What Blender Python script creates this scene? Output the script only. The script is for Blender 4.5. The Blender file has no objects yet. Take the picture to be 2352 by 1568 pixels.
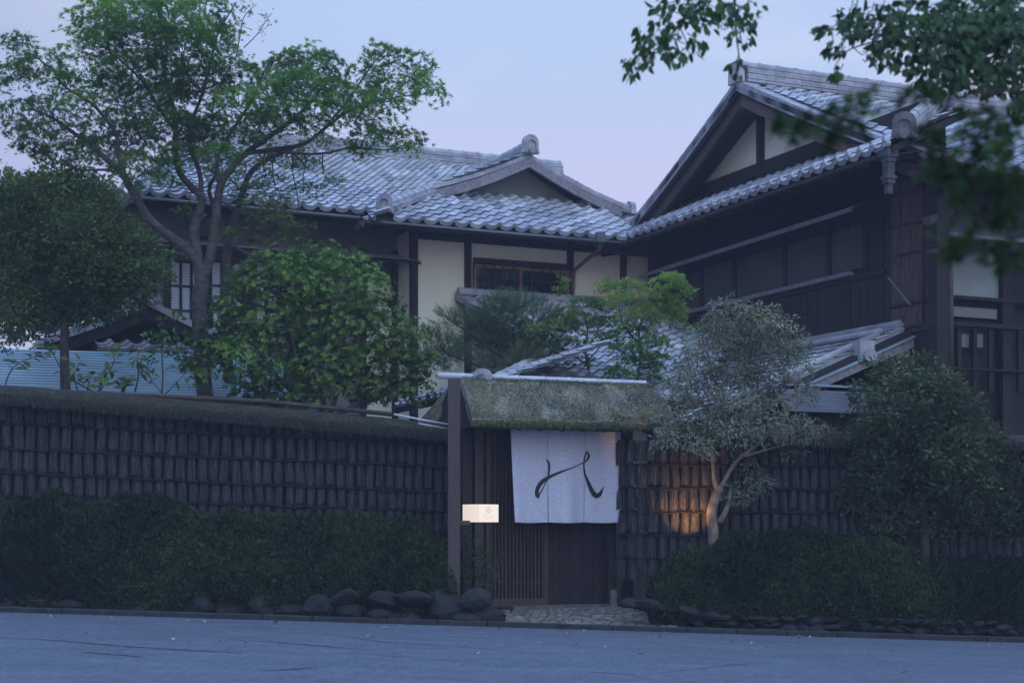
import bpy, math, random
import numpy as np
from mathutils import Vector as V, Matrix

random.seed(7)
RNG = np.random.default_rng(11)
C = bpy.context.scene.collection
R = math.radians

# ------------------------------------------------------------------ camera
F, HX, HY, CZ = 3600.0, 1176.0, 1200.0, 1.10
cam_d = bpy.data.cameras.new('camera')
cam = bpy.data.objects.new('camera', cam_d)
C.objects.link(cam)
cam.location = (0, 0, CZ)
cam.rotation_euler = (R(90), 0, 0)
cam_d.sensor_width = 36.0
cam_d.lens = 36.0 * F / 2352.0
cam_d.shift_y = (HY - 784.0) / 2352.0
cam_d.clip_end = 3000
cam_d.dof.use_dof = True
cam_d.dof.focus_distance = 20.6
cam_d.dof.aperture_fstop = 2.4
bpy.context.scene.camera = cam

# ------------------------------------------------------------------ view, world, sun
sc = bpy.context.scene
sc.view_settings.view_transform = 'Standard'
sc.view_settings.look = 'None'
sc.view_settings.gamma = 1.0
sc.view_settings.use_curve_mapping = False
sc.view_settings.exposure = 0.0
sc.render.engine = 'CYCLES'
sc.cycles.use_denoising = True
sc.cycles.denoiser = 'OPENIMAGEDENOISE'
sc.cycles.denoising_input_passes = 'RGB_ALBEDO_NORMAL'
sc.cycles.max_bounces = 6
sc.cycles.diffuse_bounces = 3
sc.cycles.transparent_max_bounces = 4
sc.cycles.volume_bounces = 0

SUN_EL, SUN_ROT = R(3.0), R(200.0)
world = bpy.data.worlds.new('World')
sc.world = world
world.use_nodes = True
nt = world.node_tree
nt.nodes.clear()
def WN(t): return nt.nodes.new(t)
out = WN('ShaderNodeOutputWorld')
bg = WN('ShaderNodeBackground')
sky = WN('ShaderNodeTexSky')
sky.sky_type = 'NISHITA'
sky.sun_disc = False
sky.sun_elevation = SUN_EL
sky.sun_rotation = SUN_ROT
sky.air_density = 1.2
sky.dust_density = 1.0
sky.ozone_density = 3.0
tc = WN('ShaderNodeTexCoord')
sep = WN('ShaderNodeSeparateXYZ')
nt.links.new(tc.outputs['Generated'], sep.inputs[0])
ramp = WN('ShaderNodeValToRGB')
ramp.color_ramp.interpolation = 'EASE'
e = ramp.color_ramp.elements
e[0].position = 0.0;  e[0].color = (0.70, 0.57, 0.80, 1)
e[1].position = 1.0;  e[1].color = (0.95, 1.55, 3.0, 1)
for p, c in ((0.12, (0.71, 0.60, 0.84)), (0.20, (0.61, 0.61, 0.87)), (0.29, (0.50, 0.62, 0.89)), (0.38, (0.47, 0.65, 1.08)), (0.6, (0.62, 1.0, 1.95))):
    k = e.new(p); k.color = c + (1,)
nt.links.new(sep.outputs[2], ramp.inputs[0])
# soft high cloud
mp = WN('ShaderNodeMapping'); mp.inputs['Scale'].default_value = (1.0, 1.0, 3.2)
mp.inputs['Location'].default_value = (0.35, 0.1, 0.2)
nt.links.new(tc.outputs['Generated'], mp.inputs[0])
nz = WN('ShaderNodeTexNoise'); nz.inputs['Scale'].default_value = 3.2
nz.inputs['Detail'].default_value = 3.5; nz.inputs['Roughness'].default_value = 0.5
nt.links.new(mp.outputs[0], nz.inputs['Vector'])
cr = WN('ShaderNodeMapRange'); cr.inputs[1].default_value = 0.46; cr.inputs[2].default_value = 0.66
nt.links.new(nz.outputs[0], cr.inputs[0])
cm = WN('ShaderNodeMix'); cm.data_type = 'RGBA'
nt.links.new(cr.outputs[0], cm.inputs[0])
lf1 = WN('ShaderNodeMapRange'); lf1.interpolation_type = 'SMOOTHSTEP'
lf1.inputs[1].default_value = -0.08; lf1.inputs[2].default_value = -0.42; lf1.inputs[3].default_value = 0.0; lf1.inputs[4].default_value = 0.75
nt.links.new(sep.outputs[0], lf1.inputs[0])
lm = WN('ShaderNodeMix'); lm.data_type = 'RGBA'; lm.blend_type = 'MULTIPLY'
nt.links.new(lf1.outputs[0], lm.inputs[0]); nt.links.new(cm.outputs[2], lm.inputs[6]); lm.inputs[7].default_value = (0.42, 0.54, 0.70, 1)
nt.links.new(ramp.outputs[0], cm.inputs[6])
cm.inputs[7].default_value = (0.74, 0.76, 0.92, 1)
ns = WN('ShaderNodeVectorMath'); ns.operation = 'SCALE'; ns.inputs[3].default_value = 0.35
nt.links.new(sky.outputs[0], ns.inputs[0])
mx = WN('ShaderNodeMix'); mx.data_type = 'RGBA'
mx.inputs[0].default_value = 0.93
nt.links.new(ns.outputs[0], mx.inputs[6])
nt.links.new(lm.outputs[2], mx.inputs[7])
nt.links.new(mx.outputs[2], bg.inputs[0])
bg.inputs[1].default_value = 1.05
nt.links.new(bg.outputs[0], out.inputs[0])

sun_d = bpy.data.lights.new('sun', 'SUN')
sun_d.energy = 1.5
sun_d.angle = R(100)
sun_d.color = (0.66, 0.82, 1.0)
sun = bpy.data.objects.new('sun', sun_d)
C.objects.link(sun)
sun.rotation_euler = (R(42), 0, R(24))

# ------------------------------------------------------------------ frames
class Frame:
    def __init__(s, ox, oy, th):
        s.o = (ox, oy); s.U = (math.cos(R(th)), math.sin(R(th))); s.W = (math.sin(R(th)), -math.cos(R(th)))
    def p(s, a, b, z):
        return V((s.o[0] + s.U[0]*a + s.W[0]*b, s.o[1] + s.U[1]*a + s.W[1]*b, CZ + z))
    def onb(s, px, py, b):      # point seen there on the plane b = const
        k = (px - HX)/F
        x0, y0 = s.o[0] + s.W[0]*b, s.o[1] + s.W[1]*b
        a = (k*y0 - x0)/(s.U[0] - k*s.U[1])
        return a, (HY - py)/F*(y0 + s.U[1]*a)
    def ona(s, px, py, a):
        k = (px - HX)/F
        x0, y0 = s.o[0] + s.U[0]*a, s.o[1] + s.U[1]*a
        b = (k*y0 - x0)/(s.W[0] - k*s.W[1])
        return b, (HY - py)/F*(y0 + s.W[1]*b)
    def PB(s, px, py, b):
        a, z = s.onb(px, py, b); return s.p(a, b, z)
    def PA(s, px, py, a):
        b, z = s.ona(px, py, a); return s.p(a, b, z)
    @property
    def u(s): return V((s.U[0], s.U[1], 0))
    @property
    def w(s): return V((s.W[0], s.W[1], 0))
B = Frame(1.94, 27.0, 24.1)
G = Frame(0.624, 20.6, 22.0)
Z = V((0, 0, 1))
def at(px, py, D):
    return V(((px - HX)/F*D, D, CZ + (HY - py)/F*D))

# ------------------------------------------------------------------ objects
def link(o, parent=None):
    C.objects.link(o)
    if parent is not None:
        o.parent = parent
        if parent.type == 'EMPTY':
            o.matrix_parent_inverse = Matrix.Translation(-V(parent.location))
    return o
def tag(o, label=None, cat=None, group=None, kind=None):
    if label: o['label'] = label
    if cat: o['category'] = cat
    if group: o['group'] = group
    if kind: o['kind'] = kind
    return o
def thing(name, loc, label, cat, group=None, kind=None):
    o = bpy.data.objects.new(name, None)
    o.empty_display_size = 0.2
    o.location = loc
    C.objects.link(o)
    return tag(o, label, cat, group, kind)

class MB:
    def __init__(s): s.v = []; s.f = []
    def poly(s, pts):
        n = len(s.v); s.v += [tuple(p) for p in pts]; s.f.append(tuple(range(n, n+len(pts)))); return s
    def prism(s, pts, off):
        n = len(s.v); k = len(pts); off = V(off)
        s.v += [tuple(p) for p in pts] + [tuple(V(p)+off) for p in pts]
        s.f.append(tuple(range(n+k-1, n-1, -1))); s.f.append(tuple(range(n+k, n+2*k)))
        for i in range(k):
            j = (i+1) % k
            s.f.append((n+i, n+j, n+k+j, n+k+i))
        return s
    def box(s, c, x, y, z):     # centre and three half-axis vectors
        c = V(c); x, y, z = V(x), V(y), V(z)
        n = len(s.v)
        for k in (-1, 1):
            for j in (-1, 1):
                for i in (-1, 1):
                    s.v.append(tuple(c + x*i + y*j + z*k))
        for q in ((0,2,3,1),(4,5,7,6),(0,1,5,4),(2,6,7,3),(0,4,6,2),(1,3,7,5)):
            s.f.append(tuple(n+i for i in q))
        return s
    def beam(s, p0, p1, w, h, up=Z):
        p0, p1 = V(p0), V(p1); d = p1 - p0
        y = d.normalized(); x = y.cross(V(up)).normalized(); z = x.cross(y)
        return s.box((p0+p1)/2, x*w/2, d/2, z*h/2)
    def tube(s, pts, rad, n=8, cap=True):
        pts = [V(p) for p in pts]
        if not hasattr(rad, '__len__'): rad = [rad]*len(pts)
        base = len(s.v); prev = None
        for i, p in enumerate(pts):
            t = (pts[min(i+1, len(pts)-1)] - pts[max(i-1, 0)])
            if t.length < 1e-9: t = V((0, 0, 1))
            t.normalize()
            if prev is None:
                a = t.cross(V((0.31, 0.12, 0.9))); 
                if a.length < 1e-3: a = t.cross(V((1, 0, 0)))
            else:
                a = prev - t*prev.dot(t)
            a.normalize(); b = t.cross(a); prev = a
            for k in range(n):
                an = 2*math.pi*k/n
                s.v.append(tuple(p + (a*math.cos(an) + b*math.sin(an))*rad[i]))
        for i in range(len(pts)-1):
            for k in range(n):
                k2 = (k+1) % n
                s.f.append((base+i*n+k, base+i*n+k2, base+(i+1)*n+k2, base+(i+1)*n+k))
        if cap:
            s.f.append(tuple(base+k for k in reversed(range(n))))
            s.f.append(tuple(base+(len(pts)-1)*n+k for k in range(n)))
        return s
    def build(s, name, mat, parent=None, smooth=False, origin=None, bevel=0, **kw):
        me = bpy.data.meshes.new(name)
        o0 = V(origin) if origin is not None else V((0, 0, 0))
        me.from_pydata([tuple(V(p)-o0) for p in s.v], [], s.f)
        me.materials.append(mat)
        if smooth:
            me.polygons.foreach_set('use_smooth', [True]*len(me.polygons))
        o = bpy.data.objects.new(name, me)
        o.location = o0
        link(o, parent)
        if bevel:
            m = o.modifiers.new('bevel', 'BEVEL'); m.width = bevel; m.segments = 2; m.limit_method = 'ANGLE'
        return tag(o, **kw)

def np_mesh(name, verts, tris, mat, parent=None, tint=None, smooth=False, **kw):
    me = bpy.data.meshes.new(name)
    nv, nf = len(verts), len(tris)
    me.vertices.add(nv); me.vertices.foreach_set('co', verts.astype(np.float32).ravel())
    me.loops.add(nf*3); me.loops.foreach_set('vertex_index', tris.astype(np.int32).ravel())
    me.polygons.add(nf)
    me.polygons.foreach_set('loop_start', (np.arange(nf)*3).astype(np.int32))
    me.polygons.foreach_set('loop_total', np.full(nf, 3, np.int32))
    if smooth: me.polygons.foreach_set('use_smooth', np.ones(nf, bool))
    me.update(calc_edges=True)
    if tint is not None:
        at_ = me.attributes.new('tint', 'FLOAT', 'POINT')
        at_.data.foreach_set('value', tint.astype(np.float32))
    me.materials.append(mat)
    o = bpy.data.objects.new(name, me)
    link(o, parent)
    return tag(o, **kw)

def unit(a): return a/np.maximum(np.linalg.norm(a, axis=1, keepdims=True), 1e-9)
def scatter(tv, tt, pos, dirs, nrm, scale, tint):
    y = unit(dirs); z = unit(nrm - y*(nrm*y).sum(1, keepdims=True)); x = np.cross(y, z)
    s = scale[:, None, None]
    vv = pos[:, None, :] + s*(x[:, None, :]*tv[None, :, 0:1] + y[:, None, :]*tv[None, :, 1:2] + z[:, None, :]*tv[None, :, 2:3])
    n = len(tv)
    tr = tt[None, :, :] + (np.arange(len(pos))*n)[:, None, None]
    return vv.reshape(-1, 3), tr.reshape(-1, 3), np.repeat(tint, n)

# ------------------------------------------------------------------ materials
def mat(name, col, rough=0.8, col2=None, scale=6.0, bump=0.0, bscale=40.0, spec=0.4, detail=5.0, stretch=None,
        island=0.0, metallic=0.0, pos=(0.35, 0.65), sheen=0):
    m = bpy.data.materials.new(name); m.use_nodes = True
    t = m.node_tree; N = t.nodes; L = t.links
    bs = N['Principled BSDF']
    bs.inputs['Roughness'].default_value = rough
    bs.inputs['Specular IOR Level'].default_value = spec
    bs.inputs['Metallic'].default_value = metallic
    co = N.new('ShaderNodeNewGeometry')
    src = co.outputs['Position']
    if stretch:
        mp_ = N.new('ShaderNodeMapping'); mp_.inputs['Scale'].default_value = stretch
        L.new(src, mp_.inputs[0]); src = mp_.outputs[0]
    if col2 is None: col2 = tuple(c*0.75 for c in col)
    n1 = N.new('ShaderNodeTexNoise'); n1.inputs['Scale'].default_value = scale; n1.inputs['Detail'].default_value = detail
    L.new(src, n1.inputs['Vector'])
    rp = N.new('ShaderNodeValToRGB')
    rp.color_ramp.elements[0].position = pos[0]; rp.color_ramp.elements[0].color = tuple(col2)+(1,)
    rp.color_ramp.elements[1].position = pos[1]; rp.color_ramp.elements[1].color = tuple(col)+(1,)
    L.new(n1.outputs[0], rp.inputs[0])
    c = rp.outputs[0]
    if island:
        hs = N.new('ShaderNodeHueSaturation'); mr = N.new('ShaderNodeMapRange')
        mr.inputs[3].default_value = 1-island; mr.inputs[4].default_value = 1+island
        # every tile, plank or bundle gets its own tone: island random xor object random
        oi = N.new('ShaderNodeObjectInfo'); ad = N.new('ShaderNodeMath'); ad.operation = 'ADD'
        fr = N.new('ShaderNodeMath'); fr.operation = 'FRACT'
        L.new(co.outputs['Random Per Island'], ad.inputs[0]); L.new(oi.outputs['Random'], ad.inputs[1])
        L.new(ad.outputs[0], fr.inputs[0]); L.new(fr.outputs[0], mr.inputs[0])
        L.new(mr.outputs[0], hs.inputs['Value']); L.new(c, hs.inputs['Color']); c = hs.outputs[0]
    L.new(c, bs.inputs['Base Color'])
    if bump:
        n2 = N.new('ShaderNodeTexNoise'); n2.inputs['Scale'].default_value = bscale; n2.inputs['Detail'].default_value = 6
        L.new(src, n2.inputs['Vector'])
        b = N.new('ShaderNodeBump'); b.inputs['Strength'].default_value = bump; b.inputs['Distance'].default_value = 0.02
        L.new(n2.outputs[0], b.inputs['Height']); L.new(b.outputs[0], bs.inputs['Normal'])
    return m

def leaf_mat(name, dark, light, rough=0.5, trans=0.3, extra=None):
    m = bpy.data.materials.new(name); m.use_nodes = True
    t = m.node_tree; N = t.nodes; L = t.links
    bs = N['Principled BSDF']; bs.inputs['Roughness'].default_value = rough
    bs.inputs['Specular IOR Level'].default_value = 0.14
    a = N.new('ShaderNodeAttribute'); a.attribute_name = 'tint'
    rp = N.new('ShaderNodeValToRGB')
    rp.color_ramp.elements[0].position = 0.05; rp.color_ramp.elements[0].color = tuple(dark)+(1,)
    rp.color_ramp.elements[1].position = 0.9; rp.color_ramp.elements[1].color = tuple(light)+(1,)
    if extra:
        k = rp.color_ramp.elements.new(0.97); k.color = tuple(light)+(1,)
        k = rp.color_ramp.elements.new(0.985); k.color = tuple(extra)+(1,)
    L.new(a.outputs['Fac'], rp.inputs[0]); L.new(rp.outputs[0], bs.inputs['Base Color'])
    tr = N.new('ShaderNodeBsdfTranslucent')
    L.new(rp.outputs[0], tr.inputs['Color'])
    mi = N.new('ShaderNodeMixShader'); mi.inputs[0].default_value = trans
    L.new(bs.outputs[0], mi.inputs[1]); L.new(tr.outputs[0], mi.inputs[2])
    L.new(mi.outputs[0], N['Material Output'].inputs['Surface'])
    return m

M = {}
M['tile'] = mat('kawara_tile', (0.40, 0.41, 0.44), 0.36, (0.24, 0.25, 0.275), 2.2, 0.25, 60, spec=0.6, island=0.30)
M['ridge'] = mat('ridge_tile', (0.33, 0.34, 0.36), 0.5, (0.21, 0.22, 0.24), 4.0, 0.2, 50, spec=0.5, island=0.15)
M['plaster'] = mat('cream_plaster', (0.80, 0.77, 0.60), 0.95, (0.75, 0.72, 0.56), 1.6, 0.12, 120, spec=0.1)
M['plaster_shaded'] = mat('shaded_plaster', (0.075, 0.078, 0.07), 0.95, (0.055, 0.058, 0.052), 1.6, 0.1, 120, spec=0.1)  # plaster under the wing eave, its shade put into the colour
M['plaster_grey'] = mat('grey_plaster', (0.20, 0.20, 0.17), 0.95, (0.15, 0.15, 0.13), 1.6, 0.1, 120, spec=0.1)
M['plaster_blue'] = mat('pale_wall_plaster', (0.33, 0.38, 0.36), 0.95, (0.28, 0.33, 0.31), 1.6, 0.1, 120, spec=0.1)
M['dark'] = mat('dark_stained_wood', (0.028, 0.022, 0.021), 0.85, (0.013, 0.011, 0.011), 5, 0.3, 30, stretch=(6, 6, 1), island=0.2)  # dark timber, further darkened for shade of trees not built
M['grain'] = bpy.data.materials.new('grained_wood')
M['brown'] = mat('brown_wood', (0.060, 0.043, 0.036), 0.8, (0.034, 0.025, 0.022), 8, 0.3, 30, stretch=(8, 8, 0.7), island=0.2)
M['redbrown'] = mat('red_brown_boards', (0.032, 0.020, 0.017), 0.85, (0.016, 0.011, 0.010), 6, 0.3, 30, stretch=(8, 8, 0.6), island=0.25)  # board colour lowered as well, for the same missing tree shade
M['bark_board'] = mat('weathered_cedar', (0.115, 0.078, 0.062), 0.9, (0.030, 0.021, 0.019), 9, 0.5, 30, stretch=(9, 9, 0.5), island=0.3)
M['greywood'] = mat('weathered_grey_wood', (0.24, 0.225, 0.24), 0.8, (0.15, 0.14, 0.15), 6, 0.3, 40, stretch=(3, 3, 3), island=0.1)
M['orange'] = mat('window_cedar', (0.22, 0.105, 0.05), 0.6, (0.14, 0.065, 0.03), 8, 0.2, 30)
M['copper'] = mat('copper_pipe', (0.20, 0.085, 0.06), 0.55, (0.12, 0.05, 0.04), 5, 0.1, 30, metallic=0.3)
M['verdigris'] = mat('green_copper_sheet', (0.22, 0.34, 0.37), 0.5, (0.16, 0.25, 0.30), 1.3, 0.1, 30, island=0.06)
M['greysheet'] = mat('grey_copper_sheet', (0.15, 0.165, 0.185), 0.55, (0.11, 0.12, 0.14), 2, 0.1, 30, island=0.06)
M['metalpale'] = mat('pale_metal_cap', (0.52, 0.56, 0.60), 0.5, (0.40, 0.43, 0.46), 3, 0.1, 30)
M['gutter'] = mat('gutter_metal', (0.13, 0.15, 0.15), 0.4, (0.09, 0.10, 0.11), 3, 0.0)
M['glass'] = mat('dark_glass', (0.015, 0.017, 0.022), 0.08, (0.01, 0.012, 0.016), 3, 0.0, spec=0.8)
M['asphalt'] = bpy.data.materials.new('asphalt')
M['earth'] = mat('garden_earth', (0.045, 0.038, 0.028), 0.95, (0.025, 0.022, 0.017), 3, 0.6, 20)
M['rock'] = mat('dark_field_stone', (0.016, 0.017, 0.017), 0.9, (0.005, 0.006, 0.006), 9, 0.8, 14, island=0.3)
M['cobble'] = mat('path_stone', (0.20, 0.19, 0.165), 0.85, (0.11, 0.105, 0.09), 12, 0.6, 30, island=0.35)
M['kerb'] = mat('kerb_concrete', (0.034, 0.037, 0.042), 0.9, (0.018, 0.02, 0.023), 6, 0.4, 40, island=0.15)
M['twig'] = mat('brushwood_twigs', (0.064, 0.061, 0.064), 0.85, (0.012, 0.012, 0.012), 9, 0.2, 60, stretch=(22, 22, 1.2), island=0.75)  # twig colour darkened in place of shade from unbuilt trees
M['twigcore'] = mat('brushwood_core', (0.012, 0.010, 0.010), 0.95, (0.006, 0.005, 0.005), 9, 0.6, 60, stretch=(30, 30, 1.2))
M['post'] = mat('signpost_cedar', (0.085, 0.064, 0.056), 0.85, (0.055, 0.042, 0.038), 10, 0.25, 40, stretch=(14, 14, 0.5))
M['bark'] = mat('grey_bark', (0.095, 0.086, 0.078), 0.9, (0.040, 0.036, 0.033), 7, 0.8, 25, stretch=(1, 1, 2.5))
M['barkdark'] = mat('dark_bark', (0.07, 0.055, 0.045), 0.9, (0.035, 0.028, 0.024), 8, 0.8, 25)
M['barkpale'] = mat('pale_mottled_bark', (0.25, 0.19, 0.125), 0.85, (0.11, 0.085, 0.06), 9, 0.5, 30)
M['noren'] = bpy.data.materials.new('noren_linen')
M['ink'] = mat('black_ink', (0.02, 0.018, 0.018), 0.8, (0.015, 0.014, 0.014), 8)
M['crack'] = mat('tar_crack', (0.032, 0.032, 0.036), 0.85, (0.012, 0.011, 0.011), 8)
M['litter'] = leaf_mat('fallen_leaf', (0.14, 0.06, 0.035), (0.5, 0.40, 0.28), 0.7, 0.1)
M['moss'] = bpy.data.materials.new('mossy_thatch')
M['thatch'] = mat('thatch_edge', (0.035, 0.032, 0.026), 0.95, (0.018, 0.016, 0.013), 12, 0.9, 50, stretch=(1, 1, 6))
M['mosstuft'] = leaf_mat('moss_tuft', (0.035, 0.045, 0.02), (0.13, 0.18, 0.06), 0.8, 0.25)
M['maple'] = leaf_mat('maple_leaf', (0.026, 0.078, 0.016), (0.165, 0.34, 0.055), 0.5, 0.42)
M['maple_young'] = leaf_mat('young_maple_leaf', (0.055, 0.125, 0.028), (0.25, 0.37, 0.085), 0.5, 0.35)
M['evergreen'] = leaf_mat('evergreen_leaf', (0.020, 0.050, 0.014), (0.105, 0.175, 0.040), 0.45, 0.2, (0.22, 0.10, 0.02))
M['shrub'] = leaf_mat('glossy_shrub_leaf', (0.020, 0.056, 0.014), (0.135, 0.255, 0.045), 0.34, 0.2)
M['yew'] = leaf_mat('yew_needles', (0.035, 0.068, 0.035), (0.12, 0.19, 0.085), 0.55, 0.2)
M['olive'] = leaf_mat('grey_green_leaf', (0.085, 0.105, 0.065), (0.26, 0.305, 0.20), 0.5, 0.2, (0.30, 0.24, 0.05))
M['bamboo'] = leaf_mat('oak_leaf', (0.020, 0.036, 0.016), (0.105, 0.15, 0.062), 0.45, 0.25, (0.28, 0.26, 0.05))  # leaf colour darkened to carry the shade of the canopy above
M['hedge'] = leaf_mat('hedge_leaf', (0.010, 0.024, 0.012), (0.052, 0.090, 0.030), 0.5, 0.2)  # greens lowered so the colour holds the street-level shade
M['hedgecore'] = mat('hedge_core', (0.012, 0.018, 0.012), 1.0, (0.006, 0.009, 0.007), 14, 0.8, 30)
M['cherry'] = leaf_mat('near_branch_leaf', (0.012, 0.034, 0.010), (0.042, 0.100, 0.022), 0.55, 0.3)

def nodes_of(m):
    m.use_nodes = True
    return m.node_tree.nodes, m.node_tree.links, m.node_tree.nodes['Principled BSDF']

# asphalt with faint lighter patches, worn tone and aggregate
N, L, bs = nodes_of(M['asphalt'])
g = N.new('ShaderNodeNewGeometry')
n1 = N.new('ShaderNodeTexNoise'); n1.inputs['Scale'].default_value = 1.6; n1.inputs['Detail'].default_value = 9; n1.inputs['Roughness'].default_value = 0.72
mp1 = N.new('ShaderNodeMapping'); mp1.inputs['Scale'].default_value = (0.6, 1.8, 1)
L.new(g.outputs['Position'], mp1.inputs[0]); L.new(mp1.outputs[0], n1.inputs['Vector'])
n2 = N.new('ShaderNodeTexNoise'); n2.inputs['Scale'].default_value = 22; n2.inputs['Detail'].default_value = 8; n2.inputs['Roughness'].default_value = 0.8
mp2 = N.new('ShaderNodeMapping'); mp2.inputs['Scale'].default_value = (1, 0.22, 1)
L.new(g.outputs['Position'], mp2.inputs[0]); L.new(mp2.outputs[0], n2.inputs['Vector'])
r1 = N.new('ShaderNodeValToRGB'); r1.color_ramp.elements[0].position = 0.3; r1.color_ramp.elements[1].position = 0.7
r1.color_ramp.elements[0].color = (0.046, 0.064, 0.086, 1); r1.color_ramp.elements[1].color = (0.092, 0.112, 0.142, 1)
L.new(n1.outputs[0], r1.inputs[0])
r2 = N.new('ShaderNodeMapRange'); r2.inputs[1].default_value = 0.3; r2.inputs[2].default_value = 0.7; r2.inputs[3].default_value = 0.55; r2.inputs[4].default_value = 1.45
L.new(n2.outputs[0], r2.inputs[0])
hs = N.new('ShaderNodeHueSaturation'); L.new(r1.outputs[0], hs.inputs['Color']); L.new(r2.outputs[0], hs.inputs['Value'])
L.new(hs.outputs[0], bs.inputs['Base Color'])
bs.inputs['Roughness'].default_value = 0.8
b = N.new('ShaderNodeBump'); b.inputs['Strength'].default_value = 0.5; b.inputs['Distance'].default_value = 0.01
L.new(n2.outputs[0], b.inputs['Height']); L.new(b.outputs[0], bs.inputs['Normal'])

# grained bargeboard wood: rings along the board
N, L, bs = nodes_of(M['grain'])
g = N.new('ShaderNodeNewGeometry')
mp1 = N.new('ShaderNodeMapping'); mp1.inputs['Scale'].default_value = (1.5, 1.5, 9); mp1.inputs['Rotation'].default_value = (R(-22), 0, 0)
L.new(g.outputs['Position'], mp1.inputs[0])
wv = N.new('ShaderNodeTexWave'); wv.inputs['Scale'].default_value = 1.6; wv.inputs['Distortion'].default_value = 5.5; wv.inputs['Detail'].default_value = 2
wv.bands_direction = 'Z'
L.new(mp1.outputs[0], wv.inputs['Vector'])
r1 = N.new('ShaderNodeValToRGB'); r1.color_ramp.elements[0].color = (0.045, 0.028, 0.024, 1); r1.color_ramp.elements[1].color = (0.17, 0.105, 0.08, 1)
L.new(wv.outputs[0], r1.inputs[0]); L.new(r1.outputs[0], bs.inputs['Base Color']); bs.inputs['Roughness'].default_value = 0.8

# linen: slubby weave
N, L, bs = nodes_of(M['noren'])
g = N.new('ShaderNodeNewGeometry')
mp1 = N.new('ShaderNodeMapping'); mp1.inputs['Scale'].default_value = (18, 18, 70); L.new(g.outputs['Position'], mp1.inputs[0])
n1 = N.new('ShaderNodeTexNoise'); n1.inputs['Scale'].default_value = 1; n1.inputs['Detail'].default_value = 4; L.new(mp1.outputs[0], n1.inputs['Vector'])
r1 = N.new('ShaderNodeValToRGB'); r1.color_ramp.elements[0].position = 0.3; r1.color_ramp.elements[1].position = 0.7
r1.color_ramp.elements[0].color = (0.45, 0.47, 0.57, 1); r1.color_ramp.elements[1].color = (0.59, 0.60, 0.69, 1)
L.new(n1.outputs[0], r1.inputs[0]); L.new(r1.outputs[0], bs.inputs['Base Color']); bs.inputs['Roughness'].default_value = 0.95
tr = N.new('ShaderNodeBsdfTranslucent'); L.new(r1.outputs[0], tr.inputs[0])
mi = N.new('ShaderNodeMixShader'); mi.inputs[0].default_value = 0.12
L.new(bs.outputs[0], mi.inputs[1]); L.new(tr.outputs[0], mi.inputs[2]); L.new(mi.outputs[0], N['Material Output'].inputs[0])

# moss over bark shingles
N, L, bs = nodes_of(M['moss'])
g = N.new('ShaderNodeNewGeometry')
n1 = N.new('ShaderNodeTexNoise'); n1.inputs['Scale'].default_value = 2.2; n1.inputs['Detail'].default_value = 8; L.new(g.outputs['Position'], n1.inputs['Vector'])
r1 = N.new('ShaderNodeValToRGB'); e1 = r1.color_ramp.elements
e1[0].position = 0.35; e1[0].color = (0.13, 0.14, 0.105, 1); e1[1].position = 0.68; e1[1].color = (0.22, 0.195, 0.11, 1)
k = e1.new(0.5); k.color = (0.16, 0.165, 0.115, 1)
L.new(n1.outputs[0], r1.inputs[0])
n2 = N.new('ShaderNodeTexNoise'); n2.inputs['Scale'].default_value = 26; n2.inputs['Detail'].default_value = 8; L.new(g.outputs['Position'], n2.inputs['Vector'])
r2 = N.new('ShaderNodeMapRange'); r2.inputs[1].default_value = 0.32; r2.inputs[2].default_value = 0.68; r2.inputs[3].default_value = 0.45; r2.inputs[4].default_value = 1.45
L.new(n2.outputs[0], r2.inputs[0])
hs = N.new('ShaderNodeHueSaturation'); L.new(r1.outputs[0], hs.inputs['Color']); L.new(r2.outputs[0], hs.inputs['Value']); L.new(hs.outputs[0], bs.inputs['Base Color'])
bs.inputs['Roughness'].default_value = 0.95
b = N.new('ShaderNodeBump'); b.inputs['Strength'].default_value = 1.0; b.inputs['Distance'].default_value = 0.04
L.new(n2.outputs[0], b.inputs['Height']); L.new(b.outputs[0], bs.inputs['Normal'])

def emis(name, col, st):
    m = bpy.data.materials.new(name); N, L, bs = nodes_of(m)
    bs.inputs['Base Color'].default_value = tuple(c_*0.4 for c_ in col)+(1,)
    bs.inputs['Emission Color'].default_value = tuple(col)+(1,)
    bs.inputs['Emission Strength'].default_value = st
    return m
M['lamp'] = emis('lit_paper', (1.0, 0.85, 0.70), 0.74)
M['lampprint'] = emis('lit_print', (0.75, 0.56, 0.30), 0.60)

# pale window pane; banded reflection painted into its colour
M['reflect_pane'] = bpy.data.materials.new('pane_reflection')
N, L, bs = nodes_of(M['reflect_pane'])
g = N.new('ShaderNodeNewGeometry')
wv = N.new('ShaderNodeTexWave'); wv.bands_direction = 'Z'; wv.inputs['Scale'].default_value = 7.0; wv.inputs['Distortion'].default_value = 0.4
L.new(g.outputs['Position'], wv.inputs['Vector'])
r1 = N.new('ShaderNodeValToRGB'); r1.color_ramp.elements[0].color = (0.28, 0.36, 0.42, 1); r1.color_ramp.elements[1].color = (0.52, 0.62, 0.70, 1)
L.new(wv.outputs[0], r1.inputs[0]); L.new(r1.outputs[0], bs.inputs['Base Color']); bs.inputs['Roughness'].default_value = 0.25
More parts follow.
